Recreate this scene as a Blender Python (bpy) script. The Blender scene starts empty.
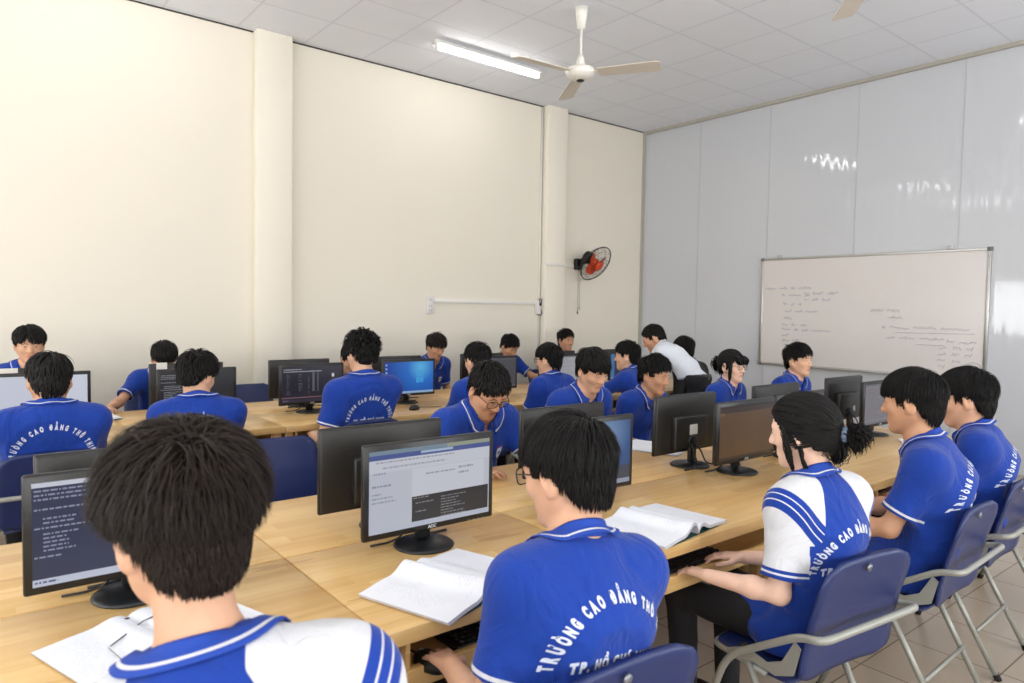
import bpy, bmesh, math, random
import numpy as np
from mathutils import Vector, Matrix, Euler
random.seed(7); rng = np.random.default_rng(7)
PI = math.pi; R = math.radians
SC = bpy.context.scene
COL = SC.collection
F4 = np.float32

# ------------------------------------------------------------------ materials
def srgb(r, g, b):
    f = lambda c: (c/255/12.92) if c/255 <= .04045 else ((c/255+.055)/1.055)**2.4
    return (f(r), f(g), f(b), 1)
class NT:
    def __init__(s, name):
        s.m = bpy.data.materials.new(name); s.m.use_nodes = True
        s.t = s.m.node_tree; s.n = s.t.nodes; s.l = s.t.links
        s.p = s.n['Principled BSDF']
    def add(s, typ, **kw):
        n = s.n.new(typ)
        for k, v in kw.items():
            if k in n.inputs: n.inputs[k].default_value = v
            else: setattr(n, k, v)
        return n
    def link(s, a, b): s.l.new(a, b)
    def math(s, op, a, b=None, c=None):
        n = s.n.new('ShaderNodeMath'); n.operation = op
        for i, v in enumerate((a, b, c)):
            if v is None: continue
            if isinstance(v, (int, float)): n.inputs[i].default_value = v
            else: s.l.new(v, n.inputs[i])
        return n.outputs[0]
    def mix(s, fac, a, b, mode='MIX'):
        n = s.n.new('ShaderNodeMix'); n.data_type = 'RGBA'; n.blend_type = mode
        for i, v in ((0, fac), (6, a), (7, b)):
            if isinstance(v, (int, float)): n.inputs[i].default_value = v
            elif isinstance(v, tuple): n.inputs[i].default_value = v
            else: s.l.new(v, n.inputs[i])
        return n.outputs[2]
    def attr(s, name):
        n = s.n.new('ShaderNodeAttribute'); n.attribute_name = name; return n.outputs['Fac']
    def obj(s): return s.add('ShaderNodeTexCoord').outputs['Object']
    def bump(s, h, strength=.2, dist=.01):
        n = s.add('ShaderNodeBump', Strength=strength, Distance=dist)
        s.l.new(h, n.inputs['Height']); s.l.new(n.outputs[0], s.p.inputs['Normal'])
def mat(name, col, rough=.5, metal=0., spec=.5, noise=0., nscale=40., emit=None, bump=0., bscale=200.):
    t = NT(name); p = t.p
    p.inputs['Base Color'].default_value = col; p.inputs['Roughness'].default_value = rough
    p.inputs['Metallic'].default_value = metal; p.inputs['Specular IOR Level'].default_value = spec
    if noise:
        nz = t.add('ShaderNodeTexNoise', Scale=nscale, Detail=4.); t.link(t.obj(), nz.inputs['Vector'])
        d = tuple(c*(1-noise) for c in col[:3])+(1,); e = tuple(min(1, c*(1+noise)) for c in col[:3])+(1,)
        t.link(t.mix(nz.outputs[0], d, e), p.inputs['Base Color'])
    if bump:
        nb = t.add('ShaderNodeTexNoise', Scale=bscale, Detail=3.); t.link(t.obj(), nb.inputs['Vector'])
        t.bump(nb.outputs[0], bump, .002)
    if emit:
        p.inputs['Emission Color'].default_value = col; p.inputs['Emission Strength'].default_value = emit
    return t.m
def step_band(t, x, c, w):      # 1 where |x-c| < w
    return t.math('LESS_THAN', t.math('ABSOLUTE', t.math('SUBTRACT', x, c)), w)

# ------------------------------------------------------------------ mesh building
class MB:
    def __init__(s): s.v = []; s.f = []; s.m = []; s.sm = []; s.nv = 0
    def add(s, V, Fc, mi=0, smooth=False):
        o = s.nv; V = [tuple(map(float, p)) for p in V]; s.v += V; s.nv += len(V)
        for f in Fc: s.f.append(tuple(int(i)+o for i in f)); s.m.append(mi); s.sm.append(smooth)
        return s
    def box(s, c, d, rot=None, mi=0, bev=0., seg=2, smooth=None):
        bm = bmesh.new(); bmesh.ops.create_cube(bm, size=1)
        bmesh.ops.scale(bm, vec=d, verts=bm.verts)
        if bev: bmesh.ops.bevel(bm, geom=bm.edges[:], offset=min(bev, min(d)*.49), segments=seg, affect='EDGES', profile=.5, clamp_overlap=True)
        return s.bm(bm, c, rot, mi, bool(bev) if smooth is None else smooth)
    def bm(s, bm, c=(0, 0, 0), rot=None, mi=0, smooth=False):
        M = Matrix.Translation(c)
        if rot is not None: M = M @ (Euler(rot).to_matrix().to_4x4() if not isinstance(rot, Matrix) else rot.to_4x4())
        bm.verts.ensure_lookup_table(); bm.verts.index_update()
        s.add([M @ v.co for v in bm.verts], [[v.index for v in f.verts] for f in bm.faces], mi, smooth); bm.free(); return s
    def tube(s, P, r, n=10, mi=0, cap=True, flat=1.):
        P = [Vector(p) for p in P]; rs = r if isinstance(r, (list, tuple)) else [r]*len(P)
        V = []; Fc = []; up = None
        for i, p in enumerate(P):
            d = (P[min(i+1, len(P)-1)]-P[max(i-1, 0)]).normalized()
            if up is None:
                a = Vector((0, 0, 1)) if abs(d.z) < .9 else Vector((1, 0, 0)); up = (a-d*a.dot(d)).normalized()
            else: up = (up-d*up.dot(d)).normalized()
            sd = d.cross(up)
            for k in range(n):
                t = 2*PI*k/n; V.append(p+up*(math.cos(t)*rs[i]*flat)+sd*(math.sin(t)*rs[i]))
        for i in range(len(P)-1):
            for k in range(n): Fc.append((i*n+k, i*n+(k+1) % n, (i+1)*n+(k+1) % n, (i+1)*n+k))
        if cap: Fc.append(tuple(range(n-1, -1, -1))); Fc.append(tuple((len(P)-1)*n+k for k in range(n)))
        return s.add(V, Fc, mi, True)
    def lathe(s, prof, c=(0, 0, 0), n=24, rot=None, mi=0, smooth=True):
        V = []; Fc = []; M = Matrix.Translation(c)
        if rot is not None: M = M @ Euler(rot).to_matrix().to_4x4()
        for r, z in prof:
            for k in range(n): V.append(M @ Vector((r*math.cos(2*PI*k/n), r*math.sin(2*PI*k/n), z)))
        m = len(prof)
        for i in range(m-1):
            for k in range(n): Fc.append((i*n+k, i*n+(k+1) % n, (i+1)*n+(k+1) % n, (i+1)*n+k))
        Fc.append(tuple(range(n-1, -1, -1))); Fc.append(tuple((m-1)*n+k for k in range(n)))
        return s.add(V, Fc, mi, smooth)
    def build(s, name, mats, parent=None, loc=None, rotz=0.):
        me = bpy.data.meshes.new(name); me.from_pydata(s.v, [], s.f)
        for m in (mats if isinstance(mats, (list, tuple)) else [mats]): me.materials.append(m)
        me.polygons.foreach_set('material_index', s.m); me.polygons.foreach_set('use_smooth', s.sm)
        me.update(); return link(name, me, parent, loc, rotz)
def link(name, me, parent=None, loc=None, rotz=0.):
    o = bpy.data.objects.new(name, me); COL.objects.link(o)
    if parent: o.parent = parent
    if loc is not None: o.location = loc
    if rotz: o.rotation_euler = (0, 0, rotz)
    return o
def tag(o, label=None, cat=None, group=None, kind=None):
    if label: o['label'] = label
    if cat: o['category'] = cat
    if group: o['group'] = group
    if kind: o['kind'] = kind
    return o
def empty(name, loc=(0, 0, 0), rz=0.):
    o = bpy.data.objects.new(name, None); COL.objects.link(o); o.empty_display_size = .1
    o.location = loc; o.rotation_euler = (0, 0, rz); return o
KIDS = {}
def copy_tree(o, parent=None):
    c = o.copy(); COL.objects.link(c)
    if parent: c.parent = parent
    for ch in list(o.children): copy_tree(ch, c)
    return c
def arr_mesh(name, V, Q, mats, attrs=None, smooth=True, mi=None):
    me = bpy.data.meshes.new(name); n = len(V); q = len(Q); k = Q.shape[1]
    me.vertices.add(n); me.vertices.foreach_set('co', np.ascontiguousarray(V, dtype=F4).ravel())
    me.loops.add(q*k); me.loops.foreach_set('vertex_index', np.ascontiguousarray(Q, dtype=np.int32).ravel())
    me.polygons.add(q); me.polygons.foreach_set('loop_start', np.arange(0, q*k, k, dtype=np.int32))
    me.polygons.foreach_set('use_smooth', np.full(q, smooth))
    if mi is not None: me.polygons.foreach_set('material_index', np.asarray(mi, dtype=np.int32))
    for m in mats: me.materials.append(m)
    me.update(calc_edges=True)
    for a, val in (attrs or {}).items():
        at = me.attributes.new(a, 'FLOAT', 'POINT'); at.data.foreach_set('value', np.ascontiguousarray(val, dtype=F4))
    return me
# ------------------------------------------------------------------ camera
f_px, yaw, pit, rol, CH = 696.15, R(51.413), R(-2.665), R(.985), 1.5
fw = Vector((math.cos(yaw)*math.cos(pit), math.sin(yaw)*math.cos(pit), math.sin(pit)))
rt = Vector((math.sin(yaw), -math.cos(yaw), 0)); up = rt.cross(fw)
r2 = rt*math.cos(rol)+up*math.sin(rol); u2 = up*math.cos(rol)-rt*math.sin(rol)
cd = bpy.data.cameras.new('camera'); cam = bpy.data.objects.new('camera', cd); COL.objects.link(cam)
cam.matrix_world = Matrix(((r2.x, u2.x, -fw.x, 0), (r2.y, u2.y, -fw.y, 0), (r2.z, u2.z, -fw.z, CH), (0, 0, 0, 1)))
cd.sensor_width = 36; cd.lens = f_px/1024*36; cd.clip_start = .05; cd.clip_end = 100
cd.dof.use_dof = True; cd.dof.focus_distance = 3.0; cd.dof.aperture_fstop = 4.5
SC.camera = cam

# ------------------------------------------------------------------ room shell
W, YL, H, XB, YN = 7.4, 6.43, 3.94, -3.2, -2.6
def plaster(name, c, v=.03):
    t = NT(name); nz = t.add('ShaderNodeTexNoise', Scale=1.3, Detail=5., Roughness=.6); t.link(t.obj(), nz.inputs['Vector'])
    a = tuple(x*(1-v) for x in c[:3])+(1,)
    t.link(t.mix(nz.outputs[0], a, c), t.p.inputs['Base Color']); t.p.inputs['Roughness'].default_value = .75
    t.p.inputs['Specular IOR Level'].default_value = .25
    n2 = t.add('ShaderNodeTexNoise', Scale=90., Detail=3.); t.link(t.obj(), n2.inputs['Vector']); t.bump(n2.outputs[0], .06, .004)
    return t.m
M_wall = plaster('cream_wall_paint', srgb(236, 230, 216))
M_pillar = plaster('cream_pillar_paint', srgb(242, 236, 222))
def tiles(name, base, line, s, ox, oy, w, rough, var=.03, bumpd=0.):
    t = NT(name); co = t.add('ShaderNodeSeparateXYZ'); t.link(t.add('ShaderNodeNewGeometry').outputs['Position'], co.inputs[0])
    def edge(o, off):
        m = t.math('FRACT', t.math('DIVIDE', t.math('SUBTRACT', o, off), s))
        return t.math('LESS_THAN', t.math('SUBTRACT', .5, t.math('ABSOLUTE', t.math('SUBTRACT', m, .5))), w/s)
    g = t.math('MAXIMUM', edge(co.outputs[0], ox), edge(co.outputs[1], oy))
    cid = t.add('ShaderNodeCombineXYZ')
    for i, off in ((0, ox), (1, oy)): t.link(t.math('FLOOR', t.math('DIVIDE', t.math('SUBTRACT', co.outputs[i], off), s)), cid.inputs[i])
    wn = t.add('ShaderNodeTexWhiteNoise'); t.link(cid.outputs[0], wn.inputs['Vector'])
    b2 = tuple(x*(1-var) for x in base[:3])+(1,)
    c0 = t.mix(wn.outputs['Value'], base, b2)
    nz = t.add('ShaderNodeTexNoise', Scale=6., Detail=6.); t.link(t.add('ShaderNodeNewGeometry').outputs['Position'], nz.inputs['Vector'])
    c1 = t.mix(t.math('MULTIPLY', nz.outputs[0], .12), c0, tuple(x*.6 for x in base[:3])+(1,))
    t.link(t.mix(g, c1, line), t.p.inputs['Base Color']); t.p.inputs['Roughness'].default_value = rough
    t.bump(t.math('SUBTRACT', 1., g), .3, .003)
    return t.m
M_ceil = tiles('ceiling_tiles', srgb(236, 239, 246), srgb(218, 221, 229), .6, .17, .38, .009, .7, .02)
M_floor = tiles('floor_tiles', srgb(186, 172, 156), srgb(120, 105, 92), .4, .22, .14, .003, .22, .05)
def panel_mat():
    t = NT('white_metal_panels'); p = t.p
    p.inputs['Base Color'].default_value = srgb(206, 209, 215); p.inputs['Roughness'].default_value = .06
    p.inputs['Specular IOR Level'].default_value = .55
    co = t.add('ShaderNodeSeparateXYZ'); t.link(t.add('ShaderNodeNewGeometry').outputs['Position'], co.inputs[0])
    y = co.outputs[1]
    wv = t.math('SINE', t.math('MULTIPLY', y, 2*PI/.1))
    nz = t.add('ShaderNodeTexNoise', Scale=1.2, Detail=2.); cc = t.add('ShaderNodeCombineXYZ')
    t.link(t.math('MULTIPLY', y, 3.), cc.inputs[1]); t.link(t.math('MULTIPLY', co.outputs[2], .4), cc.inputs[2]); t.link(cc.outputs[0], nz.inputs['Vector'])
    t.bump(t.math('ADD', t.math('MULTIPLY', wv, .12), t.math('MULTIPLY', nz.outputs[0], .5)), .10, .03)
    return t.m
M_panel = panel_mat()
M_trim = mat('beige_trim', srgb(178, 174, 164), .6)
M_dark = mat('dark_gap', srgb(60, 58, 55), .8)
M_seam = mat('panel_joint', srgb(186, 189, 194), .4)
def slab(name, c, d, m, kind='structure'):
    return tag(MB().box(c, d).build(name, m), kind=kind)
slab('floor', ((W+XB)/2, (YL+YN)/2, -.05), (W-XB, YL-YN, .1), M_floor)
slab('ceiling', ((W+XB)/2, (YL+YN)/2, H+.05), (W-XB, YL-YN, .1), M_ceil)
slab('wall_left', ((W+XB)/2, YL+.1, H/2), (W-XB, .2, H), M_wall)
o = MB()
o.box((W+.06, (YL+YN)/2, H/2), (.12, YL-YN, H))
o.build('wall_front', M_panel)['kind'] = 'structure'
m = MB()
for y in (5.51, 4.54, 3.53, 2.55, 1.57, .58, -.4, -1.4): m.box((W-.0015, y, H/2), (.004, .006, H-.08))
tag(m.build('trim_3', M_seam), kind='structure')
# walls behind the camera, with unseen window openings added to light the room
def wall_windows(name, axis, pos, a0, a1, wins, z0, z1):
    m = MB(); th = .2; xs = [a0]
    def put(p0, p1, q0, q1):
        c = (p0+p1)/2; d = p1-p0
        if axis == 'y': m.box((c, pos-th/2, (q0+q1)/2), (d, th, q1-q0))
        else: m.box((pos-th/2, c, (q0+q1)/2), (th, d, q1-q0))
    put(a0, a1, 0, z0); put(a0, a1, z1, H); e = a0
    for u, v in wins: put(e, u, z0, z1); e = v
    put(e, a1, z0, z1)
    tag(m.build(name, M_wall), kind='structure')
WINS_N = [(-2.4, -.6), (.2, 2.0), (2.8, 4.6), (5.2, 7.0)]; WINS_B = [(-1.6, .2), (1.2, 3.0), (4.0, 5.8)]
wall_windows('wall_right', 'y', YN, XB, W, WINS_N, .95, 2.5)
wall_windows('wall_back', 'x', XB, YN, YL, WINS_B, .95, 2.5)
M_alu = mat('aluminium', srgb(190, 190, 188), .35, .9)
M_glass = NT('window_glass'); M_glass.p.inputs['Transmission Weight'].default_value = 1; M_glass.p.inputs['Roughness'].default_value = 0
M_glass.p.inputs['IOR'].default_value = 1.02; M_glass = M_glass.m
k = 0
for axis, pos, wins in (('y', YN, WINS_N), ('x', XB, WINS_B)):
    for u, v in wins:
        k += 1; m = MB(); c = (u+v)/2
        def B(a, z, da, dz, t=.05):
            m.box((a, pos-.1, z) if axis == 'y' else (pos-.1, a, z), (da, t, dz) if axis == 'y' else (t, da, dz))
        for a in (u+.025, c, v-.025): B(a, 1.725, .05, 1.55)
        for z in (.975, 2.475): B(c, z, v-u, .05)
        tag(m.build('window_%d' % k, M_alu), kind='structure')
        L = bpy.data.lights.new('window_daylight', 'AREA'); L.shape = 'RECTANGLE'; L.size = v-u; L.size_y = 1.3  # added area lamp inside the unseen window, tilted up to brighten the ceiling
        L.energy = 76 if axis == 'x' else 78; L.color = (.97, .985, 1)
        lo = bpy.data.objects.new('window_daylight', L); COL.objects.link(lo)
        if axis == 'y': lo.location = (c, pos+.06, 1.70); lo.rotation_euler = (R(-90), 0, PI)
        else: lo.location = (pos+.06, c, 1.70); lo.rotation_euler = (R(116), 0, R(-90))
        if axis == 'y': lo.rotation_euler = (R(116), 0, 0)
# pillars
for i, (x0, x1) in enumerate(((2.11, 2.43), (5.55, 5.86))):
    tag(MB().box(((x0+x1)/2, YL-.055, H/2), (x1-x0, .11, H), bev=.006).build('trim_%d' % (i+1), M_pillar), kind='structure')
# moulding at the foot and top of the panel wall, shadow gap at the cream wall
m = MB(); m.box((W-.02, (YL+YN)/2, H-.018), (.04, YL-YN, .036), mi=0); m.box((W-.022, YL-.011, H/2), (.044, .022, H), mi=0)
tag(m.build('trim_4', [M_trim]), kind='structure')
m = MB(); m.box(((W+XB)/2, YL-.004, H-.006), (W-XB, .008, .012)); tag(m.build('trim_5', M_dark), kind='structure')
m = MB(); m.box((W-.006, (YL+YN)/2, .05), (.012, YL-YN, .1)); tag(m.build('baseboard_front', M_trim), kind='structure')
m = MB()
for a, b in ((XB, 2.11), (2.43, 5.55), (5.86, W)): m.box(((a+b)/2, YL-.006, .06), (b-a, .012, .12))
tag(m.build('baseboard_left', M_trim), kind='structure')

# ------------------------------------------------------------------ lights on the ceiling
M_white = mat('white_plastic', srgb(240, 240, 236), .35)
M_tube = mat('lit_tube', (1, .985, .965, 1), .3, emit=24.)
def batten(x, y, label):
    t = empty('batten_light', (x, y, H)); tag(t, label, 'ceiling light', 'fluorescent battens on the ceiling')
    m = MB(); m.box((0, 0, -.016), (1.24, .05, .032), bev=.008); m.box((0, 0, -.037), (1.24, .115, .012), bev=.005); m.build('housing', M_white, t)  # wide lower plate added to block the tube's light towards the ceiling
    for s in (-1, 1): MB().box((s*.61, 0, -.06), (.022, .045, .06), bev=.006).build('end_cap', M_white, t)
    MB().tube([(-.6, 0, -.068), (.6, 0, -.068)], .019, 14).build('tube', M_tube, t)
BAT = 26
for x, y, lb in ((4.06, 5.5, 'lit fluorescent tube batten on the ceiling left of the white ceiling fan'),
                 (.95, 5.45, 'lit fluorescent batten on the ceiling over the left cream wall end'),
                 (4.2, 2.75, 'lit fluorescent batten on the ceiling near the second fan'),
                 (.95, 2.75, 'lit fluorescent batten on the ceiling over the front desks'),
                 (4.2, -.4, 'lit fluorescent batten on the ceiling over the right aisle'),
                 (.95, -.4, 'lit fluorescent batten on the ceiling behind the camera side'),
                 (-1.9, 2.75, 'lit fluorescent batten on the ceiling at the rear of the room'),
                 (-1.9, 5.45, 'lit fluorescent batten on the ceiling in the rear left corner')):
    batten(x, y, lb)

# ------------------------------------------------------------------ ceiling fans
M_fanw = mat('fan_enamel', srgb(238, 236, 228), .3); M_blade = mat('fan_blade_paint', srgb(214, 204, 190), .4)
M_black = mat('black_plastic', srgb(18, 18, 19), .45)
def ceiling_fan(x, y, angs, label):
    t = empty('ceiling_fan', (x, y, H)); tag(t, label, 'ceiling fan', 'ceiling fans')
    MB().lathe([(.012, -.17), (.03, -.165), (.048, -.05), (.056, 0)], n=28).build('canopy', M_fanw, t)
    MB().tube([(0, 0, -.15), (0, 0, -.40)], .011, 14).build('rod', M_fanw, t)
    MB().lathe([(.02, -.46), (.038, -.45), (.028, -.40), (.016, -.37)], n=24).build('coupling', M_fanw, t)
    MB().lathe([(.03, -.575), (.075, -.565), (.112, -.54), (.122, -.51), (.112, -.485), (.06, -.465), (.02, -.455)], n=40).build('motor_housing', M_fanw, t)
    MB().lathe([(.012, -.587), (.03, -.583), (.032, -.572)], n=20).build('motor_cap', M_black, t)
    for a in angs:
        m = MB(); n = 12; V = []; Fc = []
        for i in range(n+1):
            u = i/n; r = .15+.5*u; w = .058+.012*u
            if i == n: w *= .86
            for q, s in ((-1, -1), (1, -1), (1, 1), (-1, 1)):
                V.append((r, q*w, -.525+-q*w*.20+s*.003-.01*u))
        for i in range(n):
            for q in range(4): Fc.append((i*4+q, i*4+(q+1) % 4, (i+1)*4+(q+1) % 4, (i+1)*4+q))
        Fc += [(3, 2, 1, 0), (n*4, n*4+1, n*4+2, n*4+3)]
        m.add(V, Fc, 0, False); b = m.build('blade', M_blade, t); b.rotation_euler = (0, 0, R(a))
        m = MB(); m.box((.14, 0, -.522), (.12, .05, .006), rot=(R(-11), 0, 0), bev=.002)
        b2 = m.build('blade_bracket', M_fanw, b)
ceiling_fan(3.99, 4.17, (-62, 178, 58), 'white three bladed ceiling fan right of the lit tube light')
ceiling_fan(4.0, 1.84, (42, 162, 282), 'second ceiling fan cut off by the top edge above the whiteboard')

# ------------------------------------------------------------------ wall fan
M_orange = mat('orange_plastic', srgb(214, 72, 28), .4)
t = empty('wall_fan', (6.15, YL, 2.08)); tag(t, 'black wall fan with orange blades and pull cords beside the pillar', 'wall fan')
MB().box((0, -.03, 0), (.1, .06, .14), bev=.012).build('wall_bracket', M_black, t)
m = MB(); m.tube([(0, -.05, .0), (0, -.14, .03)], .022, 12); m.box((.0, -.17, .04), (.09, .09, .08), bev=.02); m.build('arm', M_black, t)
hd = empty('fan_head'); hd.parent = t; hd.location = (.05, -.22, .05)
ax = Euler((R(60), 0, R(48)))
hd.rotation_euler = Vector((.10, -.80, -.56)).to_track_quat('Z', 'Y').to_euler(); hd.scale = (1.16, 1.16, 1.16)
MB().lathe([(.03, -.1), (.06, -.085), (.068, -.03), (.055, 0)], n=24).build('motor', M_black, hd)
m = MB()
for z, r in ((.0, .1), (.03, .17), (.075, .205), (.11, .17), (.125, .1), (.128, .05)):
    m.tube([(r*math.cos(a), r*math.sin(a), z) for a in np.linspace(0, 2*PI, 37)], .006 if r > .2 else .0018, 6, cap=False)
for i in range(30):
    a = 2*PI*i/30; c, s = math.cos(a), math.sin(a)
    m.tube([(r*c, r*s, z) for r, z in ((.04, -.005), (.1, .0), (.17, .03), (.205, .075), (.17, .11), (.1, .125), (.03, .129))], .0014, 4, cap=False)
m.build('cage', M_black, hd)
for i in range(3):
    V = []; Fc = []
    for j in range(9):
        r = .03+.11*j/8; w = .02+.085*math.sin(PI*min(1, (j+1)/9)*.75)
        for q in range(7):
            a = (q/6-.5)*w/max(r, .05)*1.0; a = max(-.9, min(.9, a))
            V.append((r*math.cos(a), r*math.sin(a), .06+.045*math.sin(a*1.1)))
    for j in range(8):
        for q in range(6): Fc.append((j*7+q, j*7+q+1, j*7+q+8, j*7+q+7))
    m = MB(); m.add(V, Fc, 0, True); m.add([(x, y, z+.002) for x, y, z in V], [tuple(reversed(f)) for f in Fc], 0, True)
    b = m.build('blade', M_orange, hd); b.rotation_euler = (0, 0, 2*PI*i/3+.4)
MB().lathe([(.045, .03), (.05, .06), (.03, .1)], n=20).build('hub', M_orange, hd)
MB().lathe([(.055, .125), (.058, .133), (.02, .138)], n=24).build('badge_disc', M_orange, hd)
m = MB()
for dx, zl in ((-.015, -.58), (.012, -.54)): m.tube([(dx, -.06, -.06), (dx, -.058, zl)], .0022, 5)
m.lathe([(.004, -.63), (.009, -.62), (.003, -.57)], c=(-.015, -.058, 0), n=10)
m.tube([(.012+.014*math.cos(a), -.058, -.555+.014*math.sin(a)) for a in np.linspace(0, 2*PI, 17)], .003, 5)
m.build('pull_cord', M_black, t)

# ------------------------------------------------------------------ conduit, socket, switch box
M_pvc = mat('white_conduit', srgb(232, 231, 226), .4); M_sock = mat('socket_plastic', srgb(226, 222, 222), .35)
m = MB(); m.box(((4.03+5.53)/2, YL-.012, 1.575), (1.5, .024, .035), bev=.003)
tag(m.build('wall_conduit', M_pvc), 'white horizontal cable conduit on the cream wall between socket and pillar', 'conduit')
m = MB(); m.tube([(5.525, YL-.012, .2), (5.525, YL-.012, H-.03)], .012, 10); tag(m.build('wall_conduit', M_pvc), 'thin vertical white conduit running up the left side of the far pillar', 'conduit')
m = MB(); m.box((5.70, YL-.122, 2.05), (.32, .022, .028), bev=.003); m.box((5.97, YL-.012, 2.045), (.24, .024, .028), bev=.003)
tag(m.build('wall_conduit', M_pvc), 'short white conduit crossing the far pillar towards the wall fan', 'conduit')
t = empty('wall_socket', (3.985, YL, 1.53)); tag(t, 'white wall socket at the left end of the horizontal conduit', 'socket')
MB().box((0, -.012, 0), (.085, .024, .19), bev=.004).build('face_plate', M_sock, t)
for z in (.055, -.01, -.06): 
    m = MB(); m.box((-.012, -.0235, z), (.005, .003, .016)); m.box((.012, -.0235, z), (.005, .003, .016)); m.build('outlet', M_dark, t)
t = empty('switch_box', (5.5, YL, 1.53)); tag(t, 'small white switch box with cables at the conduit end beside the pillar', 'switch box')
MB().box((0, -.03, 0), (.07, .05, .17), bev=.006).build('box', M_sock, t)
m = MB(); m.box((.012, -.057, .035), (.025, .008, .04), bev=.002); m.tube([(.01, -.05, .06), (-.02, -.07, .1), (.03, -.06, .1), (.025, -.055, .03)], .006, 6); m.build('plug', M_black, t)
m = MB(); m.tube([(.02, -.05, -.02), (.04, -.06, -.07), (.02, -.055, -.1), (-.03, -.05, -.09)], .005, 6); m.build('cable', M_black, t)

# ------------------------------------------------------------------ whiteboard
M_board = mat('whiteboard_enamel', srgb(222, 217, 215), .22, spec=.5); M_ink = mat('blue_marker_ink', srgb(120, 128, 176), .5)
M_ink2 = mat('faded_marker_ink', srgb(150, 152, 178), .5)
BY0, BY1, BZ0, BZ1 = 2.28, 4.57, .92, 2.125
t = empty('whiteboard', (W, (BY0+BY1)/2, BZ0)); tag(t, 'large whiteboard with faint blue handwriting on the panel wall', 'whiteboard')
bw, bh = BY1-BY0, BZ1-BZ0
MB().box((-.012, 0, bh/2), (.02, bw-.02, bh-.02)).build('board_panel', M_board, t)
m = MB()
for y in (-bw/2, bw/2): m.box((-.015, y, bh/2), (.03, .03, bh), bev=.004)
for z in (0, bh): m.box((-.015, 0, z), (.03, bw, .026), bev=.004)
m.build('frame', M_alu, t)
M_cap = mat('grey_cap', srgb(110, 110, 108), .5)
for y in (-bw/2, bw/2):
    for z in (0, bh): MB().box((-.017, y, z), (.036, .042, .036), bev=.006).build('corner_cap', M_cap, t)
m = MB(); m.box((-.04, 0, -.005), (.06, bw-.5, .012), bev=.003); m.build('pen_tray', M_alu, t)
for y in (bw/2-.2, -bw/2+.33):
    MB().box((-.012, y, bh+.032), (.02, .05, .035), bev=.003).build('hanger', M_alu, t)
def scribble(m, y, z, w, hgt, n, seed):
    r = random.Random(seed); P = []; x = 0.
    k = max(4, int(w/hgt*3.2))
    for i in range(k+1):
        P.append((-.0232, y-w*i/k-r.uniform(-.3, .3)*w/k, z+hgt*(r.uniform(.1, .9) if i % 2 else r.uniform(-.25, .4))))
    m.tube(P, .0018, 4, mi=n, cap=False)
m = MB(); sd = 0
def line(y, z, words, hgt=.03, n=0):
    global sd
    for w in words:
        sd += 1; scribble(m, y, z, abs(w), hgt, n, sd); y -= abs(w)+.045
L0 = bw/2
for y, z, ws in ((.05, .86, (.12, .1, .05, .14)), (.26, .78, (.03, .15, .06)), (.52, .8, (.06, .11, .0, .12)), (.52, .73, (.05, .07, .09)), (.28, .68, (.04, .05, .03)),
                 (.30, .60, (.08, .08, .13)), (.29, .52, (.1,)), (.27, .45, (.07, .06, .07)), (.27, .39, (.1, .05, .07, .2)), (.27, .33, (.09,)), (.27, .27, (.08, .08))):
    line(L0-y, z, [w for w in ws if w], .032, 0)
for y, z, ws in ((1.25, .62, (.12, .0, .12)), (1.42, .55, (.14,)), (1.37, .45, (.03, .18, .2, .24)), (1.42, .35, (.08, .14, .22)), (1.97, .33, (.06, .05, .05)), (2.12, .33, (.06,)),
                 (1.9, .27, (.07,)), (2.02, .27, (.07, .06)), (1.9, .21, (.07,)), (2.02, .21, (.06, .0, .06)), (1.9, .15, (.06,)), (2.02, .15, (.07,)), (1.9, .09, (.06,)), (2.02, .09, (.06,))):
    line(L0-y, z, [w for w in ws if w], .034, 1)
m.tube([(-.0232, L0-1.5, .41), (-.0232, L0-2.2, .42)], .0014, 4, mi=1); m.tube([(-.0232, L0-1.7, .30), (-.0232, L0-1.95, .30)], .0014, 4, mi=1)
m.build('handwriting', [M_ink, M_ink2], t)

# ------------------------------------------------------------------ world and colour
wd = bpy.data.worlds.new('world'); SC.world = wd; wd.use_nodes = True
nt = wd.node_tree; bg = nt.nodes['Background']
sky = nt.nodes.new('ShaderNodeTexSky'); sky.sky_type = 'NISHITA'; sky.sun_disc = False; sky.sun_elevation = R(40); sky.sun_rotation = R(200)
nt.links.new(sky.outputs[0], bg.inputs[0]); bg.inputs[1].default_value = .12
vs = SC.view_settings; vs.view_transform = 'Standard'; vs.look = 'None'; vs.exposure = -0.22; vs.gamma = 1; vs.use_curve_mapping = False
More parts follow.
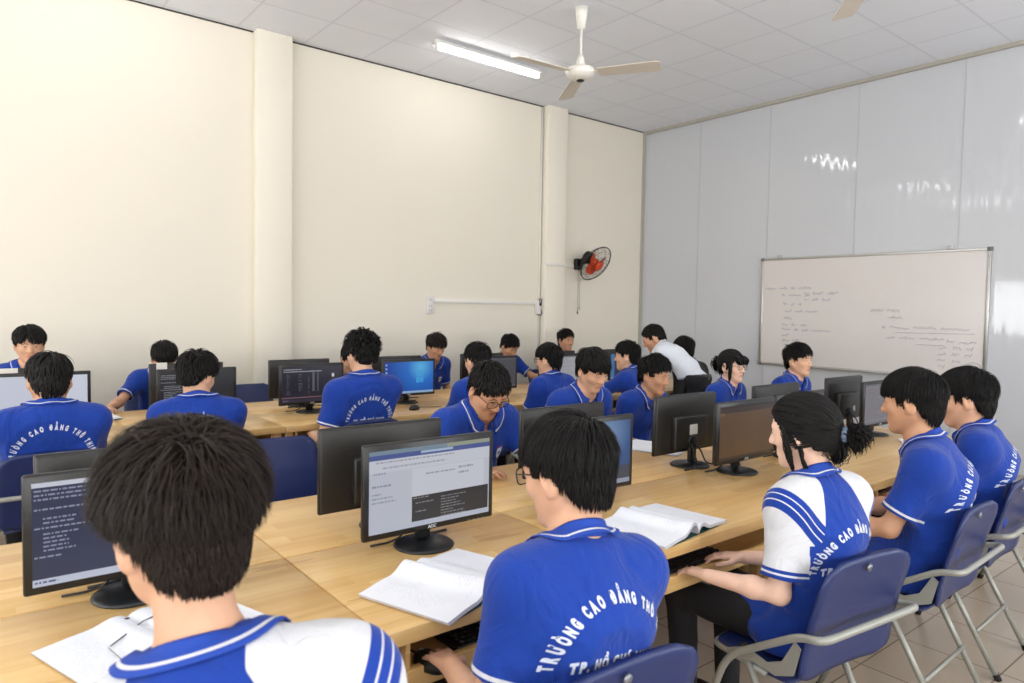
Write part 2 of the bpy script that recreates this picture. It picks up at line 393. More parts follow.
# ------------------------------------------------------------------ furniture materials
def wood_mat():
    t = NT('pine_wood'); p = t.p
    g = t.add('ShaderNodeNewGeometry'); sp = t.add('ShaderNodeSeparateXYZ'); t.link(g.outputs['Position'], sp.inputs[0])
    x, y, z = sp.outputs
    row = t.math('FLOOR', t.math('DIVIDE', t.math('ADD', y, t.math('MULTIPLY', z, 1.)), .072))
    wn = t.add('ShaderNodeTexWhiteNoise'); wn.noise_dimensions = '1D'; t.link(row, wn.inputs['W'])
    xs = t.math('FLOOR', t.math('DIVIDE', t.math('ADD', x, t.math('MULTIPLY', wn.outputs['Value'], 3.)), .42))
    c2 = t.add('ShaderNodeCombineXYZ'); t.link(row, c2.inputs[0]); t.link(xs, c2.inputs[1])
    w2 = t.add('ShaderNodeTexWhiteNoise'); t.link(c2.outputs[0], w2.inputs['Vector'])
    cc = t.add('ShaderNodeCombineXYZ'); t.link(t.math('MULTIPLY', x, 1.6), cc.inputs[0])
    t.link(t.math('MULTIPLY', y, 26.), cc.inputs[1]); t.link(t.math('ADD', t.math('MULTIPLY', z, 26.), t.math('MULTIPLY', w2.outputs['Value'], 37.)), cc.inputs[2])
    gr = t.add('ShaderNodeTexNoise', Scale=1.0, Detail=6., Roughness=.6, Distortion=.6); t.link(cc.outputs[0], gr.inputs['Vector'])
    ra = t.add('ShaderNodeValToRGB'); t.link(gr.outputs[0], ra.inputs[0]); e = ra.color_ramp.elements
    e[0].position = .22; e[0].color = srgb(206, 164, 108); e[1].position = .72; e[1].color = srgb(234, 205, 150)
    q = e.new(.45); q.color = srgb(226, 191, 132)
    tint = t.mix(w2.outputs['Value'], srgb(255, 250, 240), srgb(238, 222, 200))
    c = t.mix(1., ra.outputs[0], tint, 'MULTIPLY')
    # occasional knots
    kc = t.add('ShaderNodeCombineXYZ'); t.link(t.math('MULTIPLY', x, 1.7), kc.inputs[0]); t.link(t.math('MULTIPLY', y, 9.), kc.inputs[1]); t.link(z, kc.inputs[2])
    vo = t.add('ShaderNodeTexNoise', Scale=1.4, Detail=2.); t.link(kc.outputs[0], vo.inputs['Vector'])
    kn = t.math('MULTIPLY', t.math('GREATER_THAN', vo.outputs[0], .69), .45)
    c = t.mix(kn, c, srgb(176, 118, 66))
    t.link(c, p.inputs['Base Color']); p.inputs['Roughness'].default_value = .33; p.inputs['Specular IOR Level'].default_value = .45
    p.inputs['Coat Weight'].default_value = .15; p.inputs['Coat Roughness'].default_value = .2
    t.bump(gr.outputs[0], .05, .002)
    return t.m
M_wood = wood_mat()
M_navy = mat('navy_plastic', srgb(28, 43, 94), .38, bump=.15, bscale=500.)
M_gray = mat('grey_tube_paint', srgb(158, 158, 150), .38, .25)
M_bolt = mat('bolt_metal', srgb(140, 142, 150), .35, .8)
M_rubber = mat('black_rubber', srgb(16, 16, 16), .7)

# ------------------------------------------------------------------ desks
TZ = .75
def desk(x0, x1, y0, y1, front, label, group):
    """front: -1 the user sits at the low-y side, +1 at the high-y side"""
    cx, cy = (x0+x1)/2, (y0+y1)/2; w, d = x1-x0-.003, y1-y0-.003
    t = empty('computer_desk', (cx, cy, 0)); tag(t, label, 'desk', group)
    MB().box((0, 0, TZ-.02), (w, d, .04), bev=.003).build('tabletop', M_wood, t)
    for sx in (-1, 1):
        for sy in (-1, 1):
            MB().box((sx*(w/2-.035), sy*(d/2-.06), (TZ-.04)/2), (.05, .05, TZ-.04), bev=.003).build('leg', M_wood, t)
    MB().box((0, -front*(d/2-.03), .50), (w-.12, .018, .40)).build('back_panel', M_wood, t)
    tr = MB().box((0, front*(d/2-.19), .612), (w-.14, .34, .016)).build('keyboard_tray', M_wood, t)
    MB().box((0, front*(d/2-.025), .612), (w-.14, .022, .05), bev=.003).build('tray_rail', M_wood, tr)
    for sx in (-1, 1):
        MB().box((sx*(w/2-.075), front*(d/2-.19), .665), (.012, .34, .09)).build('tray_side', M_wood, tr)
    return t
XS = [-.89, -.07, .75, 1.56, 3.2, 4.85]
pos = ['farthest left, mostly behind the nearest student', 'under the dark terminal screen at lower left', 'under the open book and word document screen', 'long one, under the brown screen', 'at the right end, beside the two right hand students']
for i in range(5):
    desk(XS[i], XS[i+1], 1.39, 2.005, -1, 'pine front row near desk '+pos[i], 'front row near desks')
pos = ['at the far left beyond the nearest monitor', 'behind the dark terminal screen', 'before the empty navy chair', 'long one, before the boy in glasses looking down', 'at the right end, before the girl in glasses']
for i in range(5):
    desk(XS[i], XS[i+1], 2.008, 2.615, 1, 'pine front row far side desk '+pos[i], 'front row far desks')
XS2 = [-.89, -.05, .78, 1.58, 3.2, 4.85, 6.3]
pos = ['at the far left edge', 'before the boy at the white screen', 'before the student at the black terminal', 'before the curly haired boy', 'before the boy with glasses seen in profile', 'at the far right end beyond the teacher']
for i in range(6):
    desk(XS2[i], XS2[i+1], 4.21, 4.80, -1, 'pine back row near desk '+pos[i], 'back row near desks')
pos = ['in the far left corner', 'before the facing boy at the left wall', 'under the monitor with a white sticker', 'left half behind the terminal with columns', 'below the white conduit', 'below the black wall fan']
for i in range(6):
    desk(XS2[i], XS2[i+1], 4.803, 5.40, 1, 'pine back row wall side desk '+pos[i], 'back row wall side desks')

# ------------------------------------------------------------------ folding chairs
def arc_pts(pts, r=.06, n=5):          # rounds the corners of a polyline
    P = [Vector(p) for p in pts]; out = [P[0]]
    for a, b, c in zip(P, P[1:], P[2:]):
        u = (a-b); v = (c-b); q = min(r, u.length*.45, v.length*.45); s = b+u.normalized()*q; e = b+v.normalized()*q
        for i in range(n+1):
            t = i/n; out.append(s*(1-t)**2+b*2*t*(1-t)+e*t*t)
    out.append(P[-1]); return out
def sheet(prof, width, thick, corner, n=14, top_round=True):
    """closed curved panel: prof = list of (y,z) along its length, rounded ends at the last points"""
    V = []; Fc = []; L = [0.]
    for a, b in zip(prof, prof[1:]): L.append(L[-1]+math.hypot(b[0]-a[0], b[1]-a[1]))
    tot = L[-1]; m = 20; rows = []
    for i in range(m+1):
        s = tot*i/m; j = max(k for k in range(len(L)) if L[k] <= s+1e-9); j = min(j, len(prof)-2)
        u = (s-L[j])/(L[j+1]-L[j]); y = prof[j][0]*(1-u)+prof[j+1][0]*u; z = prof[j][1]*(1-u)+prof[j+1][1]*u
        dy, dz = prof[j+1][0]-prof[j][0], prof[j+1][1]-prof[j][1]; q = math.hypot(dy, dz); ny, nz = -dz/q, dy/q
        rows.append((s, y, z, ny, nz))
    hw = width/2; ring = 2*(n+1)
    for s, y, z, ny, nz in rows:
        w = hw; e = min(s if not top_round else s+1, tot-s) if False else tot-s
        if e < corner: w = hw-corner+math.sqrt(max(0, corner**2-(corner-e)**2))
        if s < corner*.6: c2 = corner*.6; w = min(w, hw-c2+math.sqrt(max(0, c2**2-(c2-s)**2)))
        for sg in (1, -1):
            for k in range(n+1):
                x = (-w+2*w*k/n)*sg; cup = .018*(x/hw)**2; tt = thick/2*(1 if abs(x) < w*.93 else .5)
                V.append((x, y+ny*(sg*tt+cup), z+nz*(sg*tt+cup)))
    for i in range(len(rows)-1):
        for k in range(ring): Fc.append((i*ring+k, i*ring+(k+1) % ring, (i+1)*ring+(k+1) % ring, (i+1)*ring+k))
    Fc.append(tuple(range(ring-1, -1, -1))); Fc.append(tuple((len(rows)-1)*ring+k for k in range(ring)))
    return V, Fc
def make_chair():
    t = empty('folding_chair')
    V, Fc = sheet([(.205, .438), (.18, .45), (.0, .436), (-.09, .440), (-.118, .450)], .375, .014, .05)
    m = MB(); m.add(V, Fc, 0, True); seat = m.build('seat', M_navy, t)
    V, Fc = sheet([(-.120, .452), (-.130, .54), (-.150, .64), (-.182, .755), (-.195, .805)], .44, .016, .075)
    m = MB(); m.add([(x, y-.012, z) for x, y, z in V], Fc, 0, True); back = m.build('backrest', M_navy, t)
    m = MB()
    for x in (-.17, 0, .17): MB().lathe([(.012, 0), (.012, .004), (.006, .007)], c=(x, -.2135+.018*(x/.2)**2, .772-.01*abs(x)/.17), n=12, rot=(R(96), 0, 0)).build('bolt', M_bolt, back)
    P = arc_pts([(-.235, .25, .0), (-.235, .09, .44), (-.235, -.16, .60), (-.235, -.235, .615), (.235, -.235, .615), (.235, -.16, .60), (.235, .09, .44), (.235, .25, 0)], .07)
    MB().tube(P, .0115, 10).build('front_frame', M_gray, t)
    MB().tube([(-.235, .20, .14), (.235, .20, .14)], .008, 8).build('front_stretcher', M_gray, t)
    for s in (-1, 1):
        lg = MB().tube([(s*.21, .045, .47), (s*.205, -.21, .0)], .011, 10).build('rear_leg', M_gray, t)
        MB().tube([(s*.2105, .05, .488), (s*.21, .043, .463)], .0125, 10).build('leg_cap', M_rubber, lg)
        MB().tube([(s*.205, -.20, .022), (s*.205, -.2115, -.0)], .0135, 10).build('foot_cap', M_rubber, lg)
        MB().tube([(s*.235, .241, .025), (s*.235, .25, 0)], .0135, 10).build('front_foot_cap', M_rubber, t)
        m = MB(); P = [(.10, .455), (.03, .49), (-.05, .475), (-.10, .50), (-.14, .575), (-.16, .56), (-.14, .475), (-.08, .448), (.0, .455), (.09, .435)]
        n = len(P); x0, x1 = s*.222, s*.226
        m.add([(x0, y, z) for y, z in P]+[(x1, y, z) for y, z in P], [tuple(range(n)), tuple(range(2*n-1, n-1, -1))]+[(i, i+n, (i+1) % n+n, (i+1) % n) for i in range(n)])
        m.build('bracket', M_gray, t)
    MB().tube([(-.206, -.125, .18), (.206, -.125, .18)], .008, 8).build('rear_stretcher', M_gray, t)
    m = MB(); m.tube(arc_pts([(-.20, -.03, .425), (-.19, .19, .43), (.19, .19, .43), (.20, -.03, .425)], .04), .009, 8); m.build('seat_rail', M_gray, t)
    return t
CHAIR0 = None
def chair(x, y, rz, label, group):
    global CHAIR0
    if CHAIR0 is None: CHAIR0 = c = make_chair()
    else: c = copy_tree(CHAIR0)
    c.location = (x, y, 0); c.rotation_euler = (0, 0, R(rz)); tag(c, label, 'chair', group); return c

# ------------------------------------------------------------------ monitors
M_bezel = mat('monitor_bezel', srgb(20, 20, 22), .35); M_shell = mat('monitor_shell', srgb(34, 32, 30), .42, bump=.1, bscale=700.)
M_stand = mat('monitor_stand', srgb(20, 22, 25), .38)
M_stick = mat('white_sticker', srgb(226, 224, 220), .6)
EM = {}
def glow(c, s=1.):
    k = (c, s)
    if k not in EM:
        t = NT('screen_glow'); t.p.inputs['Base Color'].default_value = (.01, .01, .012, 1); t.p.inputs['Roughness'].default_value = .3
        t.p.inputs['Emission Color'].default_value = srgb(*c); t.p.inputs['Emission Strength'].default_value = s*SCR; EM[k] = t.m
    return EM[k]
SCR = .85
def grad_glow(name, c0, c1, c2):
    t = NT(name); t.p.inputs['Base Color'].default_value = (.01, .01, .012, 1); t.p.inputs['Roughness'].default_value = .3
    sp = t.add('ShaderNodeSeparateXYZ'); t.link(t.obj(), sp.inputs[0])
    d = t.math('SQRT', t.math('ADD', t.math('POWER', t.math('SUBTRACT', sp.outputs[0], .1), 2.), t.math('POWER', t.math('SUBTRACT', sp.outputs[2], .2), 2.)))
    ra = t.add('ShaderNodeValToRGB'); t.link(t.math('MULTIPLY', d, 3.), ra.inputs[0]); e = ra.color_ramp.elements
    e[0].color = srgb(*c0); e[1].color = srgb(*c2); e.new(.35).color = srgb(*c1)
    t.link(ra.outputs[0], t.p.inputs['Emission Color']); t.p.inputs['Emission Strength'].default_value = SCR
    return t.m
SW, SH_ = .434, .245
class Scr:       # stacked flat picture elements in the screen's own plane, 0..1 coordinates from its top left
    def __init__(s, base): s.b = MB(); s.mats = []; s.z = 0; s.rect(0, 0, 1, 1, base)
    def mi(s, m):
        if m not in s.mats: s.mats.append(m)
        return s.mats.index(m)
    def rect(s, x, y, w, h, c):
        m = c if not isinstance(c, tuple) else glow(c); s.z += 1; e = -s.z*.00004
        X0, X1 = -SW/2+SW*x, -SW/2+SW*(x+w); Z1, Z0 = SH_*(1-y), SH_*(1-y-h)
        s.b.add([(X0, e, Z0), (X1, e, Z0), (X1, e, Z1), (X0, e, Z1)], [(0, 1, 2, 3)], s.mi(m)); return s
    def text(s, x, y, rows, h, c, seed=1, w=.5, ind=0.):
        r = random.Random(seed); m = c if not isinstance(c, tuple) else glow(c); mi = s.mi(m); s.z += 1; e = -s.z*.00004
        for i in range(rows):
            X = x+(ind if r.random() < .4 else 0); end = x+w*r.uniform(.35, 1); yy = y+i*h
            if r.random() < .12: continue
            while X < end:
                q = r.uniform(.008, .035); X0, X1 = -SW/2+SW*X, -SW/2+SW*min(X+q, end); Z1, Z0 = SH_*(1-yy-h*.25), SH_*(1-yy-h*.62)
                s.b.add([(X0, e, Z0), (X1, e, Z0), (X1, e, Z1), (X0, e, Z1)], [(0, 1, 2, 3)], mi); X += q+.007
        return s
M_logo = mat('pale_logo', srgb(200, 202, 206), .4)
def letters(txt, size, m, parent, name, loc, rot=(R(90), 0, 0), depth=.0004):
    c = bpy.data.curves.new(name, 'FONT'); c.body = txt; c.size = size; c.align_x = 'CENTER'; c.extrude = depth; c.offset = size*.02
    o = bpy.data.objects.new(name, c); COL.objects.link(o); bpy.context.view_layer.update()
    me = bpy.data.meshes.new_from_object(o.evaluated_get(bpy.context.evaluated_depsgraph_get())); bpy.data.objects.remove(o)
    me.name = name; me.materials.clear(); me.materials.append(m); q = link(name, me, parent, loc); q.rotation_euler = rot; return q
MON = {}
def monitor_parts(t, screen):
    if not MON:
        m = MB(); m.box((0, .006, .205), (.47, .018, .285), bev=.006); f = [m]
        MON['case'] = m.build('case', M_bezel, t)
        m = MB(); m.box((0, .019, .205), (.462, .012, .277), bev=.005); m.box((-.0, .036, .165), (.25, .036, .16), bev=.008)
        MON['shell'] = m.build('back_shell', M_shell, t)
        m = MB()
        for i in range(9): m.box((-.08+.02*i, .0548, .225), (.012, .002, .004))
        MON['vent'] = m.build('vent_slots', M_black, MON['shell'])
        m = MB(); m.box((0, .055, .085), (.05, .022, .13), bev=.006); m.box((0, .056, .118), (.07, .02, .04), bev=.006); MON['neck'] = m.build('neck', M_stand, t)
        MON['base'] = MB().lathe([(.094, 0), (.096, .004), (.088, .010), (.05, .016), (.034, .018)], c=(0, .045, 0), n=40).build('base', M_stand, t)
        MON['logo'] = letters('AOC', .014, M_logo, MON['case'], 'brand_mark', (0, -.0035, .0685))
        m = MB()
        for i in range(4): m.box((.14+.018*i, -.0025, .0665), (.008, .0015, .0018))
        MON['btn'] = m.build('button_row', M_gray, MON['case'])
        m = MB(); m.box((.03, .052, .115), (.02, .02, .022), bev=.003, mi=0)
        m.tube(arc_pts([(.02, .06, .115), (.028, .085, .09), (.03, .1, .03), (.06, .115, .006), (.13, .115, .006)], .04), .0042, 7)
        m.tube(arc_pts([(-.01, .06, .11), (-.035, .08, .08), (-.05, .1, .02), (-.09, .11, .006), (-.15, .115, .006)], .04), .0038, 7)
        m.tube([(.029, .098, .05), (.031, .1, .024)], .008, 8)
        MON['cable'] = m.build('cable', M_black, t)
    else:
        for k in ('case', 'shell', 'neck', 'base', 'cable'):
            c = MON[k].copy(); COL.objects.link(c); c.parent = t
            for ch in MON[k].children:
                if k in ('case', 'shell') and 'sticker' not in ch.name and 'screen' not in ch.name:
                    d = ch.copy(); COL.objects.link(d); d.parent = c
    if screen:
        screen.b.build('screen', screen.mats, t, (0, -.0034, .082))
    else: Scr((14, 15, 18)).b.build('screen', [glow((14, 15, 18))], t, (0, -.0034, .082))
def monitor(x, y, rz, label, group, screen=None, sticker=None):
    t = empty('computer_monitor', (x, y, TZ), R(rz)); tag(t, label, 'monitor', group); monitor_parts(t, screen)
    if sticker:
        sx, sz, w, h, yy = sticker; MB().box((sx, yy, sz), (w, .0008, h)).build('paper_sticker', M_stick, t)
    return t
def s_word():
    s = Scr((196, 200, 212)); s.rect(0, 0, 1, .055, (118, 140, 158)); s.rect(.62, 0, .38, .055, (150, 158, 136)); s.rect(0, .05, 1, .06, (62, 82, 150)); s.rect(.4, .055, .27, .03, (170, 190, 215))
    s.rect(0, .11, 1, .15, (206, 209, 220)); s.text(.05, .12, 1, .05, (160, 163, 182), 3, .9); s.text(.1, .185, 1, .06, (165, 168, 190), 9, .85)
    s.rect(.33, .27, .62, .36, (208, 211, 222)); s.text(.44, .33, 1, .05, (150, 154, 176), 5, .3); s.text(.72, .30, 2, .07, (150, 154, 176), 8, .14)
    s.text(.03, .25, 1, .06, (150, 154, 178), 12, .12); s.text(.02, .40, 1, .06, (140, 144, 170), 14, .18); s.text(.02, .5, 3, .05, (150, 155, 175), 15, .2)
    s.rect(.33, .62, .66, .315, (28, 28, 32)); s.text(.34, .63, 1, .03, (150, 150, 155), 20, .16); s.text(.36, .69, 6, .036, (135, 136, 142), 21, .18); s.text(.57, .66, 8, .036, (130, 131, 138), 24, .24)
    s.rect(0, .94, 1, .06, (192, 198, 214)); s.text(.01, .945, 1, .05, (60, 80, 130), 30, .3); return s
def s_term(bg=(40, 47, 78), fg=(150, 156, 182), bar=True, seed=3):
    s = Scr(bg)
    if bar: s.rect(0, 0, 1, .045, (214, 218, 232)); s.rect(0, .93, 1, .07, (204, 210, 228)); s.text(.01, .94, 1, .05, (70, 84, 130), seed+1, .25)
    s.text(.01, .06, 3, .042, fg, seed+2, .62); s.text(.01, .24, 1, .042, fg, seed+3, .3); s.text(.05, .33, 2, .042, fg, seed+4, .35); s.text(.01, .42, 1, .042, fg, seed+5, .6)
    s.text(.05, .48, 5, .04, fg, seed+6, .28); s.text(.45, .46, 4, .045, fg, seed+9, .25); s.text(.01, .70, 1, .042, fg, seed+7, .2); return s
def s_brown():
    s = Scr((92, 66, 38)); s.rect(0, 0, 1, .04, (40, 30, 24)); s.rect(0, .04, 1, .09, (58, 44, 32)); s.rect(0, .12, .08, .05, (120, 92, 60)); s.rect(.28, .2, .44, .72, (96, 69, 40)); s.rect(0, .95, 1, .05, (52, 40, 30)); return s
def s_list(bg=(120, 116, 122), fg=(86, 82, 88), seed=5):
    s = Scr(bg); s.rect(0, 0, 1, .05, (90, 90, 98)); s.text(.04, .08, 18, .047, fg, seed, .8); s.rect(0, .94, 1, .06, (96, 98, 108)); return s
def s_cols():
    s = Scr((34, 33, 44)); s.text(.03, .05, 2, .06, (190, 190, 200), 4, .7)
    for x, w, d in ((.08, .06, 1), (.27, .07, 3), (.43, .03, 5)): s.text(x, .2, 14, .042, (104, 104, 118), 40+d, w)
    s.rect(.5, .16, .035, .55, (98, 98, 112)); s.rect(.58, .16, .025, .55, (84, 84, 98)); s.rect(.83, .22, .04, .1, (215, 220, 230)); s.rect(0, .86, 1, .02, (150, 110, 120)); s.rect(0, .92, 1, .08, (50, 46, 62)); s.text(.02, .93, 1, .05, (140, 135, 170), 7, .2); return s
def s_win():
    s = Scr(grad_glow('blue_desktop', (90, 190, 240), (24, 110, 205), (14, 50, 150)))
    for x, y in ((.64, .3), (.72, .29)):
        for q in (0, .2): s.rect(x, y+q, .07, .18, (62, 165, 230))
    for i in range(6): s.rect(.02, .06+i*.12, .035, .05, (170, 200, 225))
    s.rect(0, .93, 1, .07, (150, 180, 215)); return s
def s_sky():
    s = Scr(grad_glow('photo_desktop', (120, 150, 190), (52, 88, 140), (34, 56, 96))); s.rect(.52, .25, .26, .3, (150, 165, 190)); s.rect(.55, .33, .2, .16, (198, 204, 216)); s.rect(0, .72, 1, .21, (64, 70, 84)); s.rect(0, .93, 1, .07, (150, 160, 180)); return s
GN = 'monitors on the front row, near side'
monitor(.345, 1.935, 0, 'monitor with dark blue terminal text beside the nearest student', GN, s_term())
monitor(1.145, 1.82, 0, 'monitor showing a word document and small black terminal, behind the open book', GN, s_word())
monitor(1.845, 1.84, -2, 'monitor with blue photo desktop half hidden by the glasses boy in front', GN, s_sky())
monitor(2.875, 1.835, 0, 'monitor with a plain brown screen beside the ponytailed girl', GN, s_brown())
monitor(3.42, 1.87, 0, 'monitor hidden behind the ponytailed girl on the near side', GN, s_list())
monitor(4.5, 1.94, 0, 'monitor with grey list screen, rightmost, beside the right hand students', GN, s_list())
GF = 'monitors on the front row, far side'
monitor(.385, 2.19, 180, 'monitor back rising behind the dark terminal screen at left', GF)
monitor(1.15, 2.16, 180, 'large dark monitor back behind the word document screen', GF)
monitor(2.0, 2.16, 180, 'dark monitor back in front of the boy reading with bowed head', GF)
monitor(2.8, 2.14, 180, 'monitor seen from behind with white square sticker and hanging cable', GF, None, (-.01, .178, .06, .05, .0552))
monitor(3.67, 2.17, 180, 'dark monitor back above the ponytailed girl in front', GF)
monitor(4.53, 2.2, 180, 'rightmost monitor back with small white sticker, before the whiteboard', GF, None, (-.06, .14, .03, .035, .0548))
GB = 'monitors on the back row, near side'
monitor(0.374, 4.72, 0, 'monitor with blank white screen before the boy at far left', GB, Scr((216, 220, 236)).rect(0, .94, 1, .06, (190, 198, 220)))
monitor(1.174, 4.62, 0, 'monitor with black terminal screen behind the boy looking right', GB, s_term((22, 22, 26), (150, 152, 160), False, 13))
monitor(1.937, 4.66, 0, 'monitor with dark columns of text left of the curly haired boy', GB, s_cols())
monitor(2.748, 4.72, 0, 'monitor with bright blue desktop right of the curly haired boy', GB, s_win())
monitor(3.593, 4.72, 0, 'dim grey monitor right of the boy with bowed head in back', GB, s_list((74, 74, 80), (58, 58, 64), 8))
monitor(4.419, 4.72, 0, 'monitor with pale grey screen beside the back row glasses boy', GB, s_list((168, 168, 176), (140, 140, 150), 9))
monitor(5.225, 4.72, 0, 'monitor with dark blue screen before the leaning boy', GB, Scr((50, 56, 86)).rect(0, 0, .12, 1, (74, 120, 170)).rect(0, .93, 1, .07, (110, 150, 190)))
GW = 'monitors on the back row, wall side'
monitor(0.303, 5.07, 180, 'monitor back with white paper strip before the facing boy', GW, None, (.09, .33, .13, .04, .0265))
monitor(1.217, 5.07, 180, 'monitor back with white square paper before the bowed boy at wall', GW, None, (.16, .33, .065, .05, .0265))
monitor(2.005, 5.07, 180, 'dark monitor back peeking out behind the columns of text screen', GW)
monitor(2.828, 5.08, 180, 'dark monitor back behind the bright blue desktop screen', GW)
monitor(3.696, 5.07, 180, 'dark monitor back before the facing boy left of the conduit', GW)
monitor(4.605, 5.07, 180, 'dark monitor back before the boy under the conduit end', GW)
monitor(5.474, 5.07, 180, 'dark monitor back before the grinning boy at the wall', GW)

# ------------------------------------------------------------------ keyboards, mice
M_key = mat('keycap', srgb(26, 26, 28), .5)
KB = []
def keyboard(x, y, rz, label, group, z=.622):
    if not KB:
        t = empty('keyboard'); m = MB(); m.box((0, 0, .009), (.44, .145, .018), bev=.005); m.build('case', M_black, t)
        m = MB()
        for r in range(6):
            yy = .055-.022*r; x0 = -.205; k = 0
            while x0 < .2:
                w = .094 if (r == 5 and 3 <= k <= 3) else .016
                m.box((x0+w/2, yy-(0 if r else -.003), .021), (w-.002, .0165, .007), bev=.002, seg=1); x0 += w+.0022; k += 1
        m.build('keys', M_key, t); KB.append(t)
        m = MB()
        for i in range(3): m.box((.14+.02*i, .066, .0185), (.006, .003, .001))
        m.build('indicator_lights', mat('pale_indicator', srgb(170, 180, 180), .4), t)
    else: t = copy_tree(KB[0])
    t.location = (x, y, z); t.rotation_euler = (0, 0, R(rz)); tag(t, label, 'keyboard', group); return t
GK = 'black keyboards on the front row trays'
keyboard(1.20, 1.50, 0, 'black keyboard under the glasses boy hand on the tray', GK)
keyboard(1.93, 1.50, 0, 'black keyboard under the ponytailed girl hand on the tray', GK)
keyboard(.33, 1.50, 0, 'black keyboard on the tray before the nearest student', GK)
keyboard(2.85, 1.50, 0, 'black keyboard on the tray before the first of the right hand boys', GK)
keyboard(3.66, 1.50, 0, 'black keyboard on the tray before the rightmost seated boy', GK)
MS = []
def mouse(x, y, rz, label, z, group=None):
    if not MS:
        t = empty('computer_mouse'); V = []; Fc = []; n = 16; rings = [(.0, 1.), (.012, 1.), (.022, .88), (.030, .62), (.034, .3), (.035, .02)]
        for z_, s in rings:
            for k in range(n): a = 2*PI*k/n; V.append((.031*s*math.cos(a), .056*s*math.sin(a)-.004*(z_/.03), z_))
        for i in range(len(rings)-1):
            for k in range(n): Fc.append((i*n+k, i*n+(k+1) % n, (i+1)*n+(k+1) % n, (i+1)*n+k))
        Fc += [tuple(range(n-1, -1, -1)), tuple(range((len(rings)-1)*n, len(rings)*n))]
        m = MB(); m.add(V, Fc, 0, True); m.build('shell', M_black, t)
        m = MB(); m.tube([(0, .034, .017), (0, .034, .031)], .007, 10); m.build('wheel', M_gray, t)
        m = MB(); m.tube(arc_pts([(0, .05, .01), (0, .12, .004), (.06, .16, .004), (.12, .2, .004)], .05), .0022, 6); m.build('cable', M_black, t); MS.append(t)
    else: t = copy_tree(MS[0])
    t.location = (x, y, z); t.rotation_euler = (0, 0, R(rz)); tag(t, label, 'mouse', group or 'black computer mice'); return t
mouse(.895, 1.425, 4, 'black mouse beside the glasses boy hand on the pull-out tray', .622)
mouse(2.62, 4.42, -60, 'black mouse lying on the back row desk before the blue desktop', TZ)

# ------------------------------------------------------------------ books and papers
def page_mat():
    t = NT('printed_page'); sp = t.add('ShaderNodeSeparateXYZ'); t.link(t.obj(), sp.inputs[0])
    x, y, z = sp.outputs
    rows = t.math('LESS_THAN', t.math('FRACT', t.math('DIVIDE', y, .0095)), .38)
    nv = t.add('ShaderNodeCombineXYZ'); t.link(t.math('MULTIPLY', x, 110.), nv.inputs[0]); t.link(t.math('FLOOR', t.math('DIVIDE', y, .0095)), nv.inputs[1])
    nz = t.add('ShaderNodeTexNoise', Scale=1., Detail=1.); t.link(nv.outputs[0], nz.inputs['Vector'])
    n2 = t.add('ShaderNodeTexNoise', Scale=14., Detail=1.); t.link(t.obj(), n2.inputs['Vector'])
    ink = t.math('MULTIPLY', t.math('MULTIPLY', rows, t.math('GREATER_THAN', nz.outputs[0], .48)), t.math('GREATER_THAN', n2.outputs[0], .5))
    inx = t.math('MULTIPLY', t.math('LESS_THAN', t.math('ABSOLUTE', t.math('SUBTRACT', t.math('ABSOLUTE', x), .105)), .078), t.math('LESS_THAN', t.math('ABSOLUTE', y), .12))
    t.link(t.mix(t.math('MULTIPLY', t.math('MULTIPLY', ink, inx), .13), srgb(240, 242, 248), srgb(120, 122, 140)), t.p.inputs['Base Color'])
    t.p.inputs['Roughness'].default_value = .55; return t.m
M_page = page_mat(); M_edge = mat('paper_edges', srgb(214, 216, 224), .7, noise=.06, nscale=300); M_cover = mat('green_cover', srgb(40, 96, 92), .5); M_inkb = mat('black_print', srgb(28, 28, 32), .6)
